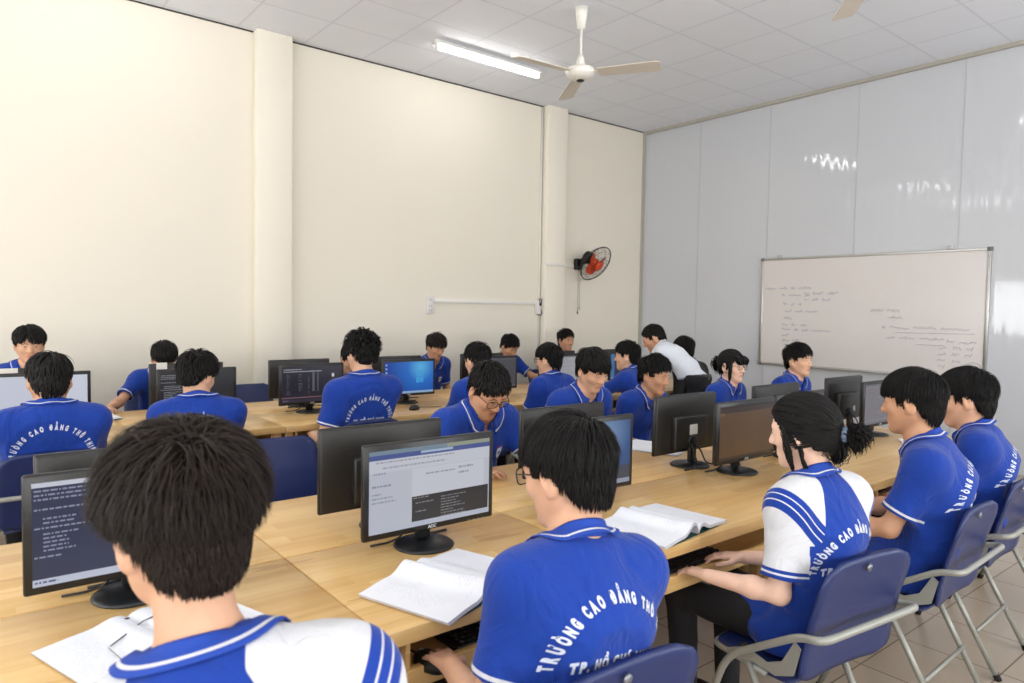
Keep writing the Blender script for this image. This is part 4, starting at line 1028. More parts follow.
# ------------------------------------------------------------------ lettering on the back of the polo
GL = {}
def glyph(ch):
    if ch not in GL:
        c = bpy.data.curves.new('g', 'FONT'); c.body = ch; c.size = 1.; c.offset = .075; c.resolution_u = 3; c.align_x = 'LEFT'
        o = bpy.data.objects.new('g', c); COL.objects.link(o); bpy.context.view_layer.update()
        me = bpy.data.meshes.new_from_object(o.evaluated_get(bpy.context.evaluated_depsgraph_get())); bpy.data.objects.remove(o)
        Vt = np.array([v.co[:2] for v in me.vertices]).reshape(-1, 2); GL[ch] = (Vt, [tuple(f.vertices) for f in me.polygons], (Vt[:, 0].min(), Vt[:, 0].max()) if len(Vt) else (0, .3)); bpy.data.meshes.remove(me)
    return GL[ch]
def back_text(bvh, O, X, U, D, parent, arc=.150, hgt=.034, span=166, wsc=.50):
    """project the lettering onto the back: O centre of the arc, X right, U up, D forward"""
    pts = []; Fc = []; nv = 0
    def put(ch, M):
        nonlocal nv
        Vt, fs, (a, b) = glyph(ch)
        if not len(Vt): return
        q = (Vt-[(a+b)/2, 0]); pts.append(M(q)); Fc.extend([tuple(i+nv for i in f) for f in fs]); nv += len(Vt)
    s1 = 'TRƯỜNG CAO ĐẲNG THỦ THIÊM'; wd = [(glyph(c)[2][1]-glyph(c)[2][0])*wsc+.13 if c != ' ' else .36 for c in s1]; tot = sum(wd); a = 0
    for c, w in zip(s1, wd):
        th = R(-span/2)+R(span)*((a+w/2)/tot); a += w
        if c == ' ': continue
        ct, st_ = math.cos(th), math.sin(th)
        put(c, lambda q, ct=ct, st_=st_: np.stack([arc*st_+(q[:, 0]*wsc*ct+q[:, 1]*st_)*hgt, arc*ct+(-q[:, 0]*wsc*st_+q[:, 1]*ct)*hgt], 1))
    s2 = 'TP. HỒ CHÍ MINH'; wd = [(glyph(c)[2][1]-glyph(c)[2][0])*.8+.13 if c != ' ' else .35 for c in s2]; tot = sum(wd); a = -tot/2; h2 = .215/tot
    for c, w in zip(s2, wd):
        if c != ' ': put(c, lambda q, a=a, w=w: np.stack([(a+w/2+q[:, 0]*.8)*h2, q[:, 1]*h2*1.05+.012], 1))
        a += w
    Q2 = np.concatenate(pts); Q = O+np.outer(Q2[:, 0], X)+np.outer(Q2[:, 1], U)-D*.40; V = []; ok = []; Dv = Vector(D)
    for q in Q:
        hit = bvh.ray_cast(Vector(q), Dv, .7)[0]; ok.append(hit is not None); V.append(hit-Dv*.0022 if hit is not None else Vector(q))
    Fc = [f for f in Fc if all(ok[i] for i in f)]
    m = MB(); m.add(V, Fc, 0, False); return m.build('back_lettering', M_print, parent)
# ------------------------------------------------------------------ the whole figure
def ik(sh, w, l1, l2, pole):
    v = w-sh; d = np.linalg.norm(v); dm = (l1+l2)*.985
    if d > dm: w = sh+v/d*dm; v = w-sh; d = dm
    a = (l1*l1-l2*l2+d*d)/(2*d); hh = math.sqrt(max(1e-6, l1*l1-a*a)); u = v/d; p = pole-u*(pole@u); p = nrm(p)
    return sh+u*a+p*hh, w
STYLE = {
 'crop': dict(vol=.016, side=.005, nape=-.075, fringe=.016, len=.05, mess=.22, sweep=(.3, .5, 0), line=.078),
 'mop': dict(vol=.020, side=.007, fringe=.058, len=.085, mess=.12, nape=-.090, burn=-.014, lift=.10),
 'mid': dict(vol=.020, side=.008, fringe=.05, len=.08, mess=.16, sweep=(.5, .3, 0), part=.0, nape=-.074, lift=.15),
 'swept': dict(vol=.022, side=.008, fringe=.07, len=.07, mess=.2, sweep=(-.6, .2, 0), lift=.3),
 'curly': dict(vol=.028, side=.010, fringe=.06, len=.07, mess=.36, curl=.9, lift=.4, tuck=.2, nape=-.05),
 'teach': dict(vol=.008, side=.004, fringe=.03, len=.04, mess=.1, line=.088, sweep=(.8, -.3, 0)),
 'near': dict(vol=.032, side=.007, fringe=.09, len=.09, mess=.26, curl=.30, lift=.26, nape=-.072, n=12000, w=.0019, crown=(-.1, -.55, .78), grav=.75),
 'bun': dict(vol=.017, side=.026, fringe=.09, len=.12, mess=.06, back=(.0, -.118, -.010), nape=-.085, burn=-.02, lift=.05, line=.070, cover=.035),
}
def person(hx, hy, hz, rz, label, group=None, a1=8, a2=22, side=0, twist=0, hyaw=0, hpitch=10, hroll=0, hair='mid', hair_kw=None, skin='b', girl=False, raglan=False, text=False, front=False,
           glasses=False, LW=None, RW=None, Ld=None, Rd=None, curl=.32, h=.006, near=False, seed=1, hs=.98, stand=False, white=False, badge=False, brown=False, smile=False, width=1., polesL=None, polesR=None, Ln=None, Rn=None, jacket=False, neck=.150, cdy=-.018):
    A1, A2 = R(a1), R(a2); Am = (A1+A2)/2; dr = lambda a: V3(0, math.sin(a), math.cos(a))
    S0 = .90 if stand else .44
    Hp = V3(0, 0, .0 if stand else .085); q1 = Hp+.17*dr(A1); q2 = q1+.20*dr(Am); q3 = q2+.165*dr(A2)
    Ms = rotm('y', R(side)); tw = rotm('z', R(twist))
    q1, q2, q3 = [Hp+Ms@(q-Hp) for q in (q1, q2, q3)]
    up2 = Ms@dr(A2); X2 = nrm(tw@Ms@V3(1, 0, 0)); X2 = nrm(X2-up2*(X2@up2)); F2 = np.cross(up2, X2)
    nb = q3+F2*.022; an = A2*.55+R(hpitch)*.30; nd = Ms@V3(0, math.sin(an), math.cos(an)); hc = nb+nd*neck
    s = (hz-S0)/hc[2]; sc = lambda p: p*s+V3(0, 0, S0)
    Hp, q1, q2, q3, nb, hc = [sc(p) for p in (Hp, q1, q2, q3, nb, hc)]
    if not .82 < s < 1.12: print('SCALE', label, round(s, 3))
    cz, sz = math.cos(R(rz)), math.sin(R(rz)); W2 = lambda p: np.array([cz*p[0]-sz*p[1], sz*p[0]+cz*p[1], p[2]])
    root = V3(hx, hy, 0)-W2(V3(hc[0], hc[1], 0)); loc = lambda w: np.array([cz*(w[0]-root[0])+sz*(w[1]-root[1]), -sz*(w[0]-root[0])+cz*(w[1]-root[1]), w[2]])
    t = empty('person', tuple(root), R(rz)); tag(t, label, 'person', group)
    Hm = rotm('z', R(hyaw))@rotm('x', -R(hpitch))@rotm('y', R(hroll)); hsc = hs*(.95 if girl else 1.)
    wd = width*(.90 if girl else 1.)*s
    shs = [q3-up2*.068*s+X2*(sg*.168*wd)+F2*.004 for sg in (-1, 1)]
    arms = []
    for sg, sh, wl, wdir, pn, pole in ((-1, shs[0], LW, Ld, Ln, polesL), (1, shs[1], RW, Rd, Rn, polesR)):
        if wl is None: w = V3(sg*.13, .27, .665) if not stand else V3(sg*.18, .38, .84)
        else: w = loc(np.array(wl, float))
        pole = np.array(pole, float) if pole is not None else V3(sg*.38, -.35, -.85)
        e, w = ik(sh, w, .275*s, .245*s, pole); d = nrm(w-e); hd_ = np.array(wdir, float) if wdir is not None else nrm(d*V3(1, 1, .35)+V3(-sg*.25, .25, 0)); n_ = np.array(pn, float) if pn is not None else V3(0, 0, -1)
        arms.append((sg, sh, e, w, hd_, n_))
    fm = .92 if girl else 1.
    # --- body: one continuous skin surface
    hp, T = head_prims(hc, Hm, hsc, girl)
    fr = lambda u: np.stack([nrm(X2-u*(X2@u)), nrm(np.cross(u, nrm(X2-u*(X2@u)))), u], 1)
    M1, M2_, M3 = fr(nrm(q1-Hp)), fr(nrm(q2-q1)), fr(nrm(q3-q2)); top = q3-up2*.05*s
    cb = [] if stand else [(V3(0, cdy-.100, .452), nrm(V3(0, -.303, -.062)))]; cbi = [] if stand else [(V3(0, cdy-.080, .452), nrm(V3(0, -.303, -.062)))]
    body = [econe(Hp, q1, np.array([.135, .095])*wd, np.array([.122, .088])*wd, M1, .03, 1, cbi), econe(q1, q2, np.array([.122, .088])*wd, np.array([.145, .096])*wd, M2_, .03, 1, cbi), econe(q2, top, np.array([.145, .096])*wd, np.array([.115, .07])*wd, M3, .03, 1, cbi),
            cone(shs[0], shs[1], .046*s, .046*s, .04), cone(q3-up2*.03*s, T(0, -.016, -.055), .058*fm*hsc, .051*fm*hsc, .03)]
    for sg in (0, 1): body.append(cone(nb+up2*.02*s, shs[sg], .036*s, .044*s, .05))
    body += hp
    for sg, sh, e, w, hd_, n_ in arms:
        body += [cone(sh, e, .043*s*fm, .036*s*fm, .03), cone(e, e+(w-e)*.35, .037*s*fm, .037*s*fm, .02), cone(e+(w-e)*.35, w, .037*s*fm, .0255*s*fm, .02)]
        body += hand_prims(w, hd_, n_, curl, sg, s*.98*(.93 if girl else 1))
    V, Q = surf(body, h)
    ld = T(0, .087, -.0588); r_ = (V-ld)@Hm; lip = np.exp(-(r_[:, 0]/(.020*hsc))**4-(r_[:, 2]/(.0105*hsc))**4)*(r_[:, 1] > -.012)*(np.abs(r_[:, 1]) < .03)
    link('body', arr_mesh('body', V, Q, [SKIN[skin]], {'lip': lip}), t)
    # --- shirt
    hemz = Hp[2]-.065*s if not stand else Hp[2]+.03
    cutb = [(V3(0, 0, hemz), V3(0, 0, -1))]
    cutb = cutb+cb
    Hl = Hp-V3(0, 0, .035*s)
    shirt = [econe(Hl, q1, np.array([.168, .128])*wd, np.array([.152, .116])*wd, M1, .04, 1, cutb), econe(q1, q2, np.array([.152, .116])*wd, np.array([.168, .119])*wd, M2_, .04, 1, cb), econe(q2, top, np.array([.168, .119])*wd, np.array([.146, .090])*wd, M3, .04, 1, cb),
             cone(shs[0], shs[1], .053*s, .053*s, .07)]
    for sg in (0, 1): shirt.append(cone(nb+up2*.012*s, shs[sg], .043*s, .055*s, .05))
    if not stand: shirt.append(ell(Hp+V3(0, .075*s, -.003), np.array([.180*wd, .170*s, .098*s]), None, .03, 1, cutb))
    sl = []
    for sg, sh, e, w, hd_, n_ in arms:
        u = nrm(e-sh); L = np.linalg.norm(e-sh); fl = (.80 if girl else .74) if not white else 1.0; cp = sh+u*L*fl
        if white or jacket:
            u2 = nrm(w-e); cp = e+(w-e)*.93; u = u2
            shirt += [cone(sh, e, .064*s, .054*s, .04), cone(e, w, .053*s, .042*s, .03, 1, [(cp, u2)])]
        else:
            shirt += [cone(sh, cp+u*.03, .060*s*fm, (.063 if not girl else .066)*s, .075, 1, [(cp, u)])]
            shirt += [cone(cp-u*.020, cp+u*.06, .0495*s*fm, .052*s*fm, .003, -1)]
        sl.append((sg, sh, u, cp))
    shirt_full = list(shirt)
    shirt += [cone(nb+up2*.014*s+F2*.016*s, nb+nd*.12, .061*fm*hsc, .064*hsc, .006, -1)]
    if front: shirt += [ell(nb+F2*.072*s-up2*.058*s, np.array([.019, .05, .052])*s, fr(up2)@np.eye(3), .006, -1)]
    sd_ = seed
    def disp(Qp):
        z = np.clip((q2[2]+.05-Qp[:, 2])/.25, .15, 1.); return folds(Qp, 27., sd_)*(.0012+.0110*z)+folds(Qp, 62., sd_+5)*(.0004+.0022*z)
    hs_ = h if near else max(h, .007)
    V, Q = surf(shirt, hs_, disp)
    tors = sdf(shirt_full[:4]+shirt_full[4:6], V); offt = tors > .012
    hem = np.ones(len(V)); band = np.full(len(V), 9.)
    for sg, sh, u, cp in sl:
        r0 = V-cp; al = r0@u; rad = np.linalg.norm(r0-al[:, None]*u, axis=1); on = (rad < .10*s) & offt & ((V-sh)@u > .02) & ((V-q3)@X2*sg > .07)
        hem = np.where(on, np.minimum(hem, -al), hem)
        m = nrm(X2*sg*.75+u*.66); band = np.where((V-q3)@X2*sg > 0, (V-sh)@m+.002, band)
    x_, z_ = (V-q3)@X2, (V-q3)@up2; rag = np.abs(x_)-(.062+np.clip(-z_, 0, .3)*.42)*wd/s
    low = np.clip((-z_-.19*s)/.01, 0, 1)
    inarm = np.zeros(len(V))
    for sg, sh, u, cp in sl:
        r0 = V-sh; al = np.clip(r0@u, 0, 1); rad = np.linalg.norm(r0-al[:, None]*u, axis=1); inarm = np.maximum(inarm, (rad < .085*s)*(al > .03)*offt*1.)
    rag = np.where((low > 0) & (inarm < .5), -1, np.where(inarm > .5, np.maximum(rag, .02), rag))
    sm = M_wshirt if white else (M_jack if jacket else (M_polog if raglan else M_polo))
    so = link('dress_shirt' if white else ('jacket' if jacket else 'polo_shirt'), arr_mesh('shirt', V, Q, [sm], {'hem': hem, 'band': band, 'rag': rag}), t)
    # --- collar
    phi0 = R(26 if front else 17); nph = 56; npr = 11
    upC = nrm(up2+F2*.42); XC = nrm(X2-upC*(X2@upC)); FC = np.cross(upC, XC); c0 = nb+up2*.002*s
    prof = np.array([(.003, -.014), (.0035, .005), (.004, .020), (.006, .028), (.010, .0305), (.015, .027), (.020, .018), (.025, .008), (.030, -.002), (.034, -.010), (.0375, -.017)])
    CV = []; cv = []
    for i in range(nph+1):
        ph = phi0+(2*PI-2*phi0)*i/nph; cf = max(0, math.cos(ph)); k = max(0, (cf-.45)/.55)
        d = XC*math.sin(ph)*.060*fm*hsc+FC*math.cos(ph)*.066*fm*hsc; dn = nrm(d)
        for j, (ro, zo) in enumerate(prof):
            u = j/(npr-1); e2 = max(0, u-.45)/.55
            CV.append(c0+d+dn*ro*s*(1+.25*k*e2)+upC*(zo-.036*k*e2-.006*cf*u)*s-(FC*.0+np.sign(math.sin(ph))*XC*-.012*k*e2)*s); cv.append(u)
    CV = np.array(CV); cv = np.array(cv); outer = cv > .5
    for _ in range(4):
        dd = sdf(shirt_full, CV)-disp(CV)*0; need = np.where(outer, .0065-dd, -1); g = sdf_grad(shirt_full, CV); CV += g*np.clip(need, 0, .02)[:, None]
    dd = sdf(body, CV); g = sdf_grad(body, CV); CV += g*np.clip(np.where(outer, .006, .004)-dd, 0, .03)[:, None]
    Qc = np.array([(i*npr+j, i*npr+j+1, (i+1)*npr+j+1, (i+1)*npr+j) for i in range(nph) for j in range(npr-1)])
    co = link('collar', arr_mesh('collar', CV, Qc, [M_wcoll if white else (M_jack if jacket else M_collar)], {'cv': cv}), so); md = co.modifiers.new('thickness', 'SOLIDIFY'); md.thickness = .0022; md.offset = 1
    bvh = BVHTree.FromPolygons(V.tolist(), Q.tolist())
    def chest(px, pz, lift=.003):
        hit = bvh.ray_cast(Vector(q3+X2*px-up2*pz+F2*.45), Vector(-F2), .7)[0]
        return np.array(hit if hit is not None else q3+F2*.1)+F2*lift
    if front and not white:
        pl = []
        for i in range(9):
            pz = .115*s+.0+.13*s*i/8-.03*s; pl.append([chest(px, pz, .0045) for px in (-.014, 0, .014)])
        m = MB(); Vp = [p for r0 in pl for p in r0]; m.add(Vp, [(i*3+j, i*3+j+1, i*3+j+4, i*3+j+3) for i in range(8) for j in range(2)], 0, True)
        po = m.build('placket', M_collar_plain, so); po.modifiers.new('thickness', 'SOLIDIFY').thickness = .0015
    if badge:
        shp = [(-.5, .6), (.5, .6), (.5, -.1), (.36, -.42), (0, -.66), (-.36, -.42), (-.5, -.1)]
        def patch(pts, m_, lift, nm, par):
            m = MB(); m.add([chest(-.082*wd-x*.042*s, .185*s-y*.05*s, lift) for x, y in pts], [tuple(range(len(pts)))]); return m.build(nm, m_, par)
        b = patch(shp, M_print, .006, 'chest_badge', so)
        patch([(-.5, .80), (.5, .80), (.5, .72), (-.5, .72)], M_badge_r, .0065, 'badge_bar', b)
        patch([(.22*math.cos(a), .05+.22*math.sin(a)) for a in np.linspace(0, 2*PI, 13)[:-1]], M_badge_k, .0068, 'badge_emblem', b)
    if text: back_text(bvh, q3-up2*((.300 if girl else .268)*s), X2, up2, F2, so, .134*wd/s, .0315)
    # --- trousers and shoes
    fl = 0.
    if not stand:
        hl = [V3(sg*.088*wd, .015, S0+.080*s) for sg in (-1, 1)]; kn = [V3(sg*.115, .425*s, S0+.055) for sg in (-1, 1)]; an_ = [V3(sg*.11, .40*s, .085) for sg in (-1, 1)]
    else:
        hl = [V3(sg*.088*wd, 0, Hp[2]-.02) for sg in (-1, 1)]; kn = [V3(sg*.10, .03, .49) for sg in (-1, 1)]; an_ = [V3(sg*.11, -.03, .09) for sg in (-1, 1)]
    tr = [ell(Hp+V3(0, 0, -.01*s), np.array([.152*wd, .112*wd, .088*s]), None, .04)]
    for a, b, c in zip(hl, kn, an_): tr += [cone(a, b, .071*s, .058*s, .03), cone(b, c, .060*s, .048*s, .03, 1, [(V3(0, 0, .06), V3(0, 0, -1))])]
    if stand: tr += [cone(Hp+V3(-.06, 0, .02), Hp+V3(.06, 0, .02), .095, .095, .03, 1, [(V3(0, 0, Hp[2]+.06), V3(0, 0, 1))])]
    V, Q = surf(tr, .011 if not near else .009, lambda Qp: folds(Qp, 30., sd_+2)*.003); link('trousers', arr_mesh('trousers', V, Q, [M_trou]), t)
    if stand:
        m = MB(); m.tube([(.152*wd*math.cos(a), .112*wd*math.sin(a), Hp[2]+.045) for a in np.linspace(0, 2*PI, 41)], .017, 8, cap=False, flat=1.); m.build('belt', M_belt, t)
    for c in an_:
        fp = [cone(c+V3(0, -.02, -.045), c+V3(0, .15, -.056), .040, .030, .02, 1, [(V3(0, 0, .002), V3(0, 0, -1))]), cone(c, c+V3(0, 0, -.03), .042, .045, .02, 1, [(V3(0, 0, .002), V3(0, 0, -1))])]
        V, Q = surf(fp, .009); link('shoe', arr_mesh('shoe', V, Q, [M_shoe]), t)
    # --- face
    HR, HF, HU = Hm[:, 0], Hm[:, 1], Hm[:, 2]; op = .48 if hpitch > 18 else .62
    for q in (-1, 1):
        m = MB()
        for cpt, rr, mi in ((T(q*.032, .0845, .0085), (.0128, .0055, .0052*op), 0), (T(q*.032, .0885, .0085-.0012), (.0054, .0022, .0050*op), 1)):
            bm = bmesh.new(); bmesh.ops.create_uvsphere(bm, u_segments=12, v_segments=8, radius=1); Mx = Matrix([[*(Hm[i]*np.array(rr)*hsc)] for i in range(3)]); Mx = Mx.to_4x4(); Mx.translation = Vector(cpt); bmesh.ops.transform(bm, matrix=Mx, verts=bm.verts)
            m.bm(bm, mi=mi, smooth=True)
        m.tube([T(q*(.0185+.028*u), .0855+.006*math.sin(PI*u)-.004*u, .0095+.0055*op*math.sin(PI*u)**.7) for u in np.linspace(0, 1, 8)], .0013*hsc, 5, mi=2)
        m.build('eye', [M_eyew, M_iris, M_hair], t)
        pts = []
        for u in np.linspace(0, 1, 8):
            p0 = T(q*(.014+.036*u), .05, .0275+.005*math.sin(PI*min(1, u*1.2))-.004*u); pts.append(surf_along(hp, p0, HF, .09)+HF*.0005)
        m = MB(); m.tube(pts, [.0022*hsc*(1-.55*u) for u in np.linspace(0, 1, 8)], 6); m.build('eyebrow', M_hair, t)
    if smile:
        m = MB(); P2 = [T(x, .094-.10*abs(x)**1.2, -.0585+abs(x)*.12) for x in np.linspace(-.019, .019, 9)]; m.tube(P2, [.0012, .003, .004, .0042, .0042, .0042, .004, .003, .0012], 6); m.build('teeth', M_eyew, t)
    # --- hair
    st = dict(STYLE[hair]); st.update(hair_kw or {})
    V, Q = hair_mesh(T, Hm, hc, hsc, st, near, seed+11)
    ho = link('hair', arr_mesh('hair', V, Q, [M_hairb if brown else M_hair]), t)
    if 'tie' in st:
        m = MB(); c = T(*st['tie']); n1 = nrm(Hm@np.array(st.get('tied', (.3, -.7, -.3)))); a1_ = nrm(np.cross(n1, HU)); b1 = np.cross(n1, a1_)
        m.tube([c+(a1_*math.cos(a)+b1*math.sin(a))*.018*hsc*(1+.12*math.sin(9*a)) for a in np.linspace(0, 2*PI, 37)], .009*hsc, 8, cap=False); m.build('hair_tie', M_scr, ho)
    if glasses:
        g = MB(); ln = MB()
        for q in (-1, 1):
            pts = [T(q*.0335+.0265*math.copysign(abs(math.cos(a))**.6, math.cos(a)), (.103)-abs(q*.0335+.0265*math.cos(a))*.12  , .007+.0185*math.copysign(abs(math.sin(a))**.6, math.sin(a))) for a in np.linspace(0, 2*PI, 33)]
            g.tube(pts, .0017*hsc if not girl else .0011, 6, cap=False); ln.add(pts[:-1], [tuple(range(32))])
            g.tube([T(q*.0605, .096, .014), T(q*.077, .05, .014), T(q*.082, .0, .010), T(q*.081, -.02, .002), T(q*.079, -.032, -.016)], .0016*hsc if not girl else .001, 6)
        g.tube([T(-.009, .102, .010), T(0, .105, .013), T(.009, .102, .010)], .0015*hsc, 6)
        go = g.build('glasses', M_rim, t); ln.build('lenses', M_lens, go)
    return t, root
M_collar_plain = mat('placket_cloth', BLUE, .8)
# ------------------------------------------------------------------ the class
GP = 'students on the near side of the front row'; GFp = 'students on the far side of the front row'
GBp = 'students on the near side of the back row'; GWp = 'students along the cream wall'
CG = {'p': 'chairs at the near front row', 'f': 'chairs at the far side of the front row', 'b': 'chairs at the back row near side', 'w': 'chairs along the cream wall'}
def seat(pr, rz, label, g, dy=-.018, dx=0.):
    r = pr[1]; c, s = math.cos(R(rz)), math.sin(R(rz)); chair(r[0]-s*dy+c*dx, r[1]+c*dy+s*dx, rz, label, CG[g])
a = person(.25, 1.07, 1.172, -28, 'nearest person, seen from behind at lower left, in blue polo with white raglan sleeves', GP, a1=-10, a2=16, side=-13, width=1.22, neck=.215, hyaw=38, hpitch=10, hair='near', raglan=True, text=True, near=True, h=.0045, seed=3, skin='b', brown=True, hs=1.0)
seat(a, -28, 'navy folding chair under the nearest student at lower left', 'p')
a = person(1.085, 1.15, 1.125, -8, 'person in glasses and blue polo using the near desk before the document screen', GP, a1=-32, a2=22, side=4, hs=1.03, hyaw=19, hpitch=12, neck=.178, width=.98, hair='mid', hair_kw=dict(nape=-.070), text=True, glasses=True, near=True, h=.0045, seed=4, skin='b', LW=(.885, 1.312, .668), Ld=(.06, 1, -.1))
seat(a, -3, 'navy folding chair behind the back of the boy in glasses, front centre', 'p')
BUN = dict(tie=(.0, -.128, -.022), tied=(0, -1, -.25), bundles=[((0, -.125, -.02), (.01, -.178, -.005), (.012, -.178, -.05), .012, 460), ((0, -.125, -.02), (.02, -.168, -.025), (.012, -.150, -.075), .012, 360), ((0, -.10, -.02), (-.02, -.12, -.07), (0, -.085, -.105), .016, 300, 1),
    ((-.074, .03, .045), (-.090, .035, -.03), (-.074, .03, -.115), .006, 60, 1), ((.074, .03, .045), (.090, .035, -.03), (.074, .03, -.115), .006, 60, 1), ((-.070, .005, .0), (-.084, -.01, -.06), (-.07, -.01, -.15), .004, 14, 1)])
a = person(2.08, 1.13, 1.13, -8, 'person with dark hair tied in a ponytail, white raglan sleeves, hand on keyboard', GP, a1=-28, a2=16, hyaw=22, hpitch=12, hair='bun', hair_kw=BUN, raglan=True, text=True, girl=True, near=True, h=.0045, seed=5, skin='f', LW=(1.85, 1.30, .666), RW=(2.10, 1.33, .664), Ld=(.0, 1, -.08), polesL=(-.12, -.3, -1), neck=.17, hs=1.0)
seat(a, -7, 'navy folding chair with grey tube frame under the ponytailed girl', 'p')
a = person(2.92, 1.14, 1.16, 16, 'person in blue polo seen from behind, right of the ponytailed girl', GP, a1=-28, a2=18, neck=.172, hyaw=-8, hpitch=8, hair='mop', width=1.1, text=True, near=True, h=.005, seed=6, skin='c', hs=1.02)
seat(a, 2, 'navy folding chair with grey frame under the second boy from the right edge', 'p')
a = person(3.54, 1.16, 1.13, 16, 'rightmost person in blue polo at the near desks, bowl shaped black hair', GP, a1=-28, a2=16, hyaw=0, hpitch=10, hair='mop', hair_kw=dict(vol=.024), text=True, near=True, h=.005, seed=7, skin='b', hs=1.04, width=1.05)
seat(a, 2, 'navy folding chair at the right edge under the rightmost boy', 'p')
chair(4.35, 1.14, 0, 'empty navy folding chair partly cut by the right picture edge', CG['p'])

a = person(2.03, 2.73, 1.095, 180, 'person in glasses with bowed head facing the camera, shield badge on blue polo', GFp, a1=0, a2=26, hpitch=36, hair='crop', front=True, glasses=True, badge=True, h=.005, seed=8, skin='c', LW=(2.24, 2.47, .78), RW=(1.80, 2.50, .78), width=1.2, hs=1.06, neck=.135)
seat(a, 180, 'navy folding chair under the bowed boy in glasses', 'f')
a = person(2.89, 2.87, 1.15, 180, 'person with long black fringe looking down, facing the camera behind the desktop screen', GFp, a1=6, a2=22, hpitch=26, hroll=4, hair='mop', hair_kw=dict(fringe=.045, vol=.024, sweep=(-.5, .6, 0)), front=True, h=.0055, seed=9, skin='b', badge=True)
seat(a, 180, 'navy folding chair under the fringed boy looking down', 'f')
a = person(3.48, 2.90, 1.09, 184, 'person in blue polo beside the stickered monitor back, lips closed, tan skin', GFp, a1=8, a2=24, hpitch=14, hyaw=8, hair='crop', hair_kw=dict(vol=.022), front=True, h=.0055, seed=10, skin='c')
seat(a, 184, 'navy folding chair under the boy beside the stickered monitor', 'f')
BUN2 = dict(tie=(0, -.12, .03), tied=(0, -1, .3), back=None, line=.062, fringe=.11, len=.12, side=.012, bundles=[((0, -.10, .03), (0, -.16, .05), (-.02, -.14, -.05), .018, 260), ((-.070, .04, .05), (-.085, .045, -.02), (-.070, .04, -.115), .005, 70, 1), ((.070, .04, .05), (.085, .045, -.02), (.07, .04, -.115), .005, 70, 1),
    ((-.05, .07, .08), (-.05, .108, .06), (-.035, .098, .028), .012, 80, 1), ((.05, .07, .08), (.05, .108, .06), (.035, .098, .028), .012, 80, 1), ((0, .075, .09), (0, .112, .065), (0, .10, .030), .014, 80, 1)])
BUN2.update(back=(0, -.10, .03))
a = person(4.30, 2.88, 1.12, 184, 'person with fringe, tied hair and thin round glasses gazing right', GFp, a1=-4, a2=10, hpitch=4, hyaw=-6, hair='bun', hair_kw=BUN2, front=True, girl=True, glasses=True, badge=True, h=.005, seed=11, skin='f')
seat(a, 184, 'navy folding chair under the girl in thin glasses', 'f')
a = person(5.05, 2.80, 1.14, 184, 'person with short black hair gazing right in front of the whiteboard', GFp, a1=-4, a2=12, hpitch=2, hyaw=-4, hair='crop', hair_kw=dict(vol=.022, fringe=.05), front=True, h=.005, seed=12, skin='a')
seat(a, 184, 'navy folding chair under the boy in front of the whiteboard', 'f')
chair(1.29, 3.39, 178, 'empty navy folding chair beside the large dark monitor back, left of centre', CG['f'])

a = person(.34, 3.95, 1.12, 0, 'person in blue lettered polo, back turned, before the blank white screen', GBp, a1=-30, a2=10, cdy=.03, hpitch=18, hair='mop', text=True, width=1.14, h=.006, seed=13, skin='c', hs=1.03)
seat(a, 0, 'navy folding chair at left edge under the boy at the blank white screen', 'b', dy=.03)
a = person(1.0, 3.95, 1.11, -8, 'person in blue polo turning head right before the black terminal screen', GBp, a1=-28, a2=12, cdy=.03, hpitch=18, hyaw=-46, hair='swept', text=True, width=1.1, h=.006, seed=14, skin='a')
seat(a, -8, 'navy folding chair under the boy turning his head right', 'b', dy=.03)
a = person(1.97, 3.97, 1.20, 4, 'person with curly black hair seen from behind before the columns of text', GBp, a1=-27, a2=6, cdy=.03, hpitch=4, hyaw=4, hair='curly', text=True, width=1.08, h=.006, seed=15, skin='a', LW=(1.74, 4.17, .69))
seat(a, 4, 'navy folding chair under the curly haired boy, centre left', 'b', dy=.03)
a = person(2.86, 3.97, 1.13, 0, 'person with spiky short black hair, mostly hidden behind the bowed boy in glasses', GBp, a1=-27, a2=10, cdy=.03, hpitch=12, hyaw=2, hair='crop', text=True, h=.0065, seed=16, skin='a')
seat(a, 0, 'navy folding chair hidden behind the bowed boy in glasses', 'b', dy=.03)
a = person(3.53, 3.97, 1.115, 6, 'person in black glasses and blue polo seen in back profile at centre', GBp, a1=-27, a2=12, cdy=.03, hpitch=8, hyaw=14, hair='mop', glasses=True, text=True, h=.006, seed=17, skin='a', LW=(3.36, 4.20, .69))
seat(a, 6, 'navy folding chair under the back row boy in black glasses', 'b', dy=.03)
a = person(4.41, 3.97, 1.115, 14, 'person leaning forward with arms on the desk, profile to the left, before the teacher', GBp, a1=4, a2=22, hpitch=4, hyaw=16, hair='crop', hair_kw=dict(vol=.02), text=True, h=.006, seed=18, skin='a', LW=(4.10, 4.27, .785), RW=(4.40, 4.40, .785))
seat(a, 14, 'navy folding chair under the leaning boy before the teacher', 'b')
a = person(5.52, 4.24, 1.135, 0, 'person with black hair and dark jacket half hidden behind the bending teacher', GBp, a1=8, a2=24, hpitch=10, hair='mop', jacket=True, h=.007, seed=19, skin='b')
seat(a, 0, 'navy folding chair behind the bending teacher', 'b')
person(4.94, 4.13, 1.255, 14, 'person in white dress shirt and dark trousers bending over a desk', None, a1=46, a2=56, hpitch=30, hyaw=26, hair='teach', white=True, stand=True, h=.006, seed=20, skin='c', LW=(4.80, 4.42, .80), RW=(5.05, 4.40, .80), hs=1.0)

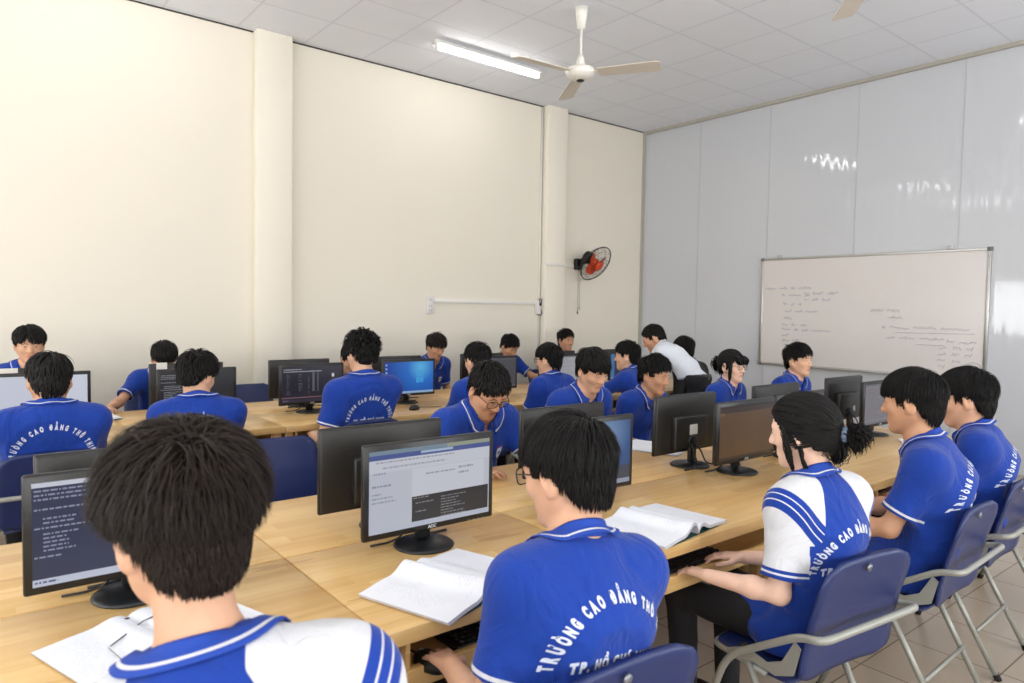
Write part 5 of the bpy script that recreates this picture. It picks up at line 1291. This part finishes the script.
a = person(.38, 5.70, 1.20, 180, 'person facing the camera at far left with parted black hair', GWp, a1=4, a2=12, hpitch=10, hair='mid', hair_kw=dict(fringe=.05, part=.015, vol=.024), front=True, h=.006, seed=21, skin='b', LW=(.55, 5.36, .70), RW=(.2, 5.36, .70))
seat(a, 180, 'navy folding chair under the facing boy at far left', 'w')
a = person(1.20, 5.65, 1.09, 176, 'person with face hidden behind the monitor bearing a white paper square', GWp, a1=8, a2=30, hpitch=38, hair='mop', front=True, h=.007, seed=22, skin='b', RW=(.80, 5.42, .775), LW=(1.45, 5.45, .775))
seat(a, 176, 'navy folding chair under the bowed boy at the wall', 'w')
a = person(2.74, 5.74, 1.03, 180, 'person by the wall hidden behind the curly haired boy, only blue sleeve showing', GWp, a1=14, a2=40, hpitch=34, hair='crop', front=True, h=.007, seed=23, skin='b', RW=(2.60, 5.45, .86), LW=(2.9, 5.4, .775))
seat(a, 180, 'navy folding chair by the wall behind the curly haired boy', 'w')
a = person(3.64, 5.75, 1.12, 184, 'person facing forward below the wall socket, brownish shaggy hair, badge on polo', GWp, a1=8, a2=22, hpitch=24, hair='mid', hair_kw=dict(vol=.026, mess=.3, fringe=.05), front=True, badge=True, h=.006, seed=24, skin='c', brown=True)
seat(a, 184, 'navy folding chair below the wall socket', 'w')
a = person(4.55, 5.75, 1.10, 178, 'person with lowered face under the middle of the white conduit', GWp, a1=8, a2=26, hpitch=32, hyaw=8, hair='crop', hair_kw=dict(vol=.02), front=True, h=.006, seed=25, skin='c', LW=(4.85, 5.44, .775))
seat(a, 178, 'navy folding chair under the boy below the conduit', 'w')
a = person(5.41, 5.80, 1.15, 190, 'grinning person at the wall in front of the far pillar', GWp, a1=6, a2=16, hpitch=4, hyaw=-16, hair='crop', hair_kw=dict(vol=.02), front=True, smile=True, h=.006, seed=26, skin='c')
seat(a, 190, 'navy folding chair under the grinning boy at the pillar', 'w')
chair(1.98, 5.98, 180, 'empty navy folding chair by the wall, left of the columns of text screen', CG['w'])
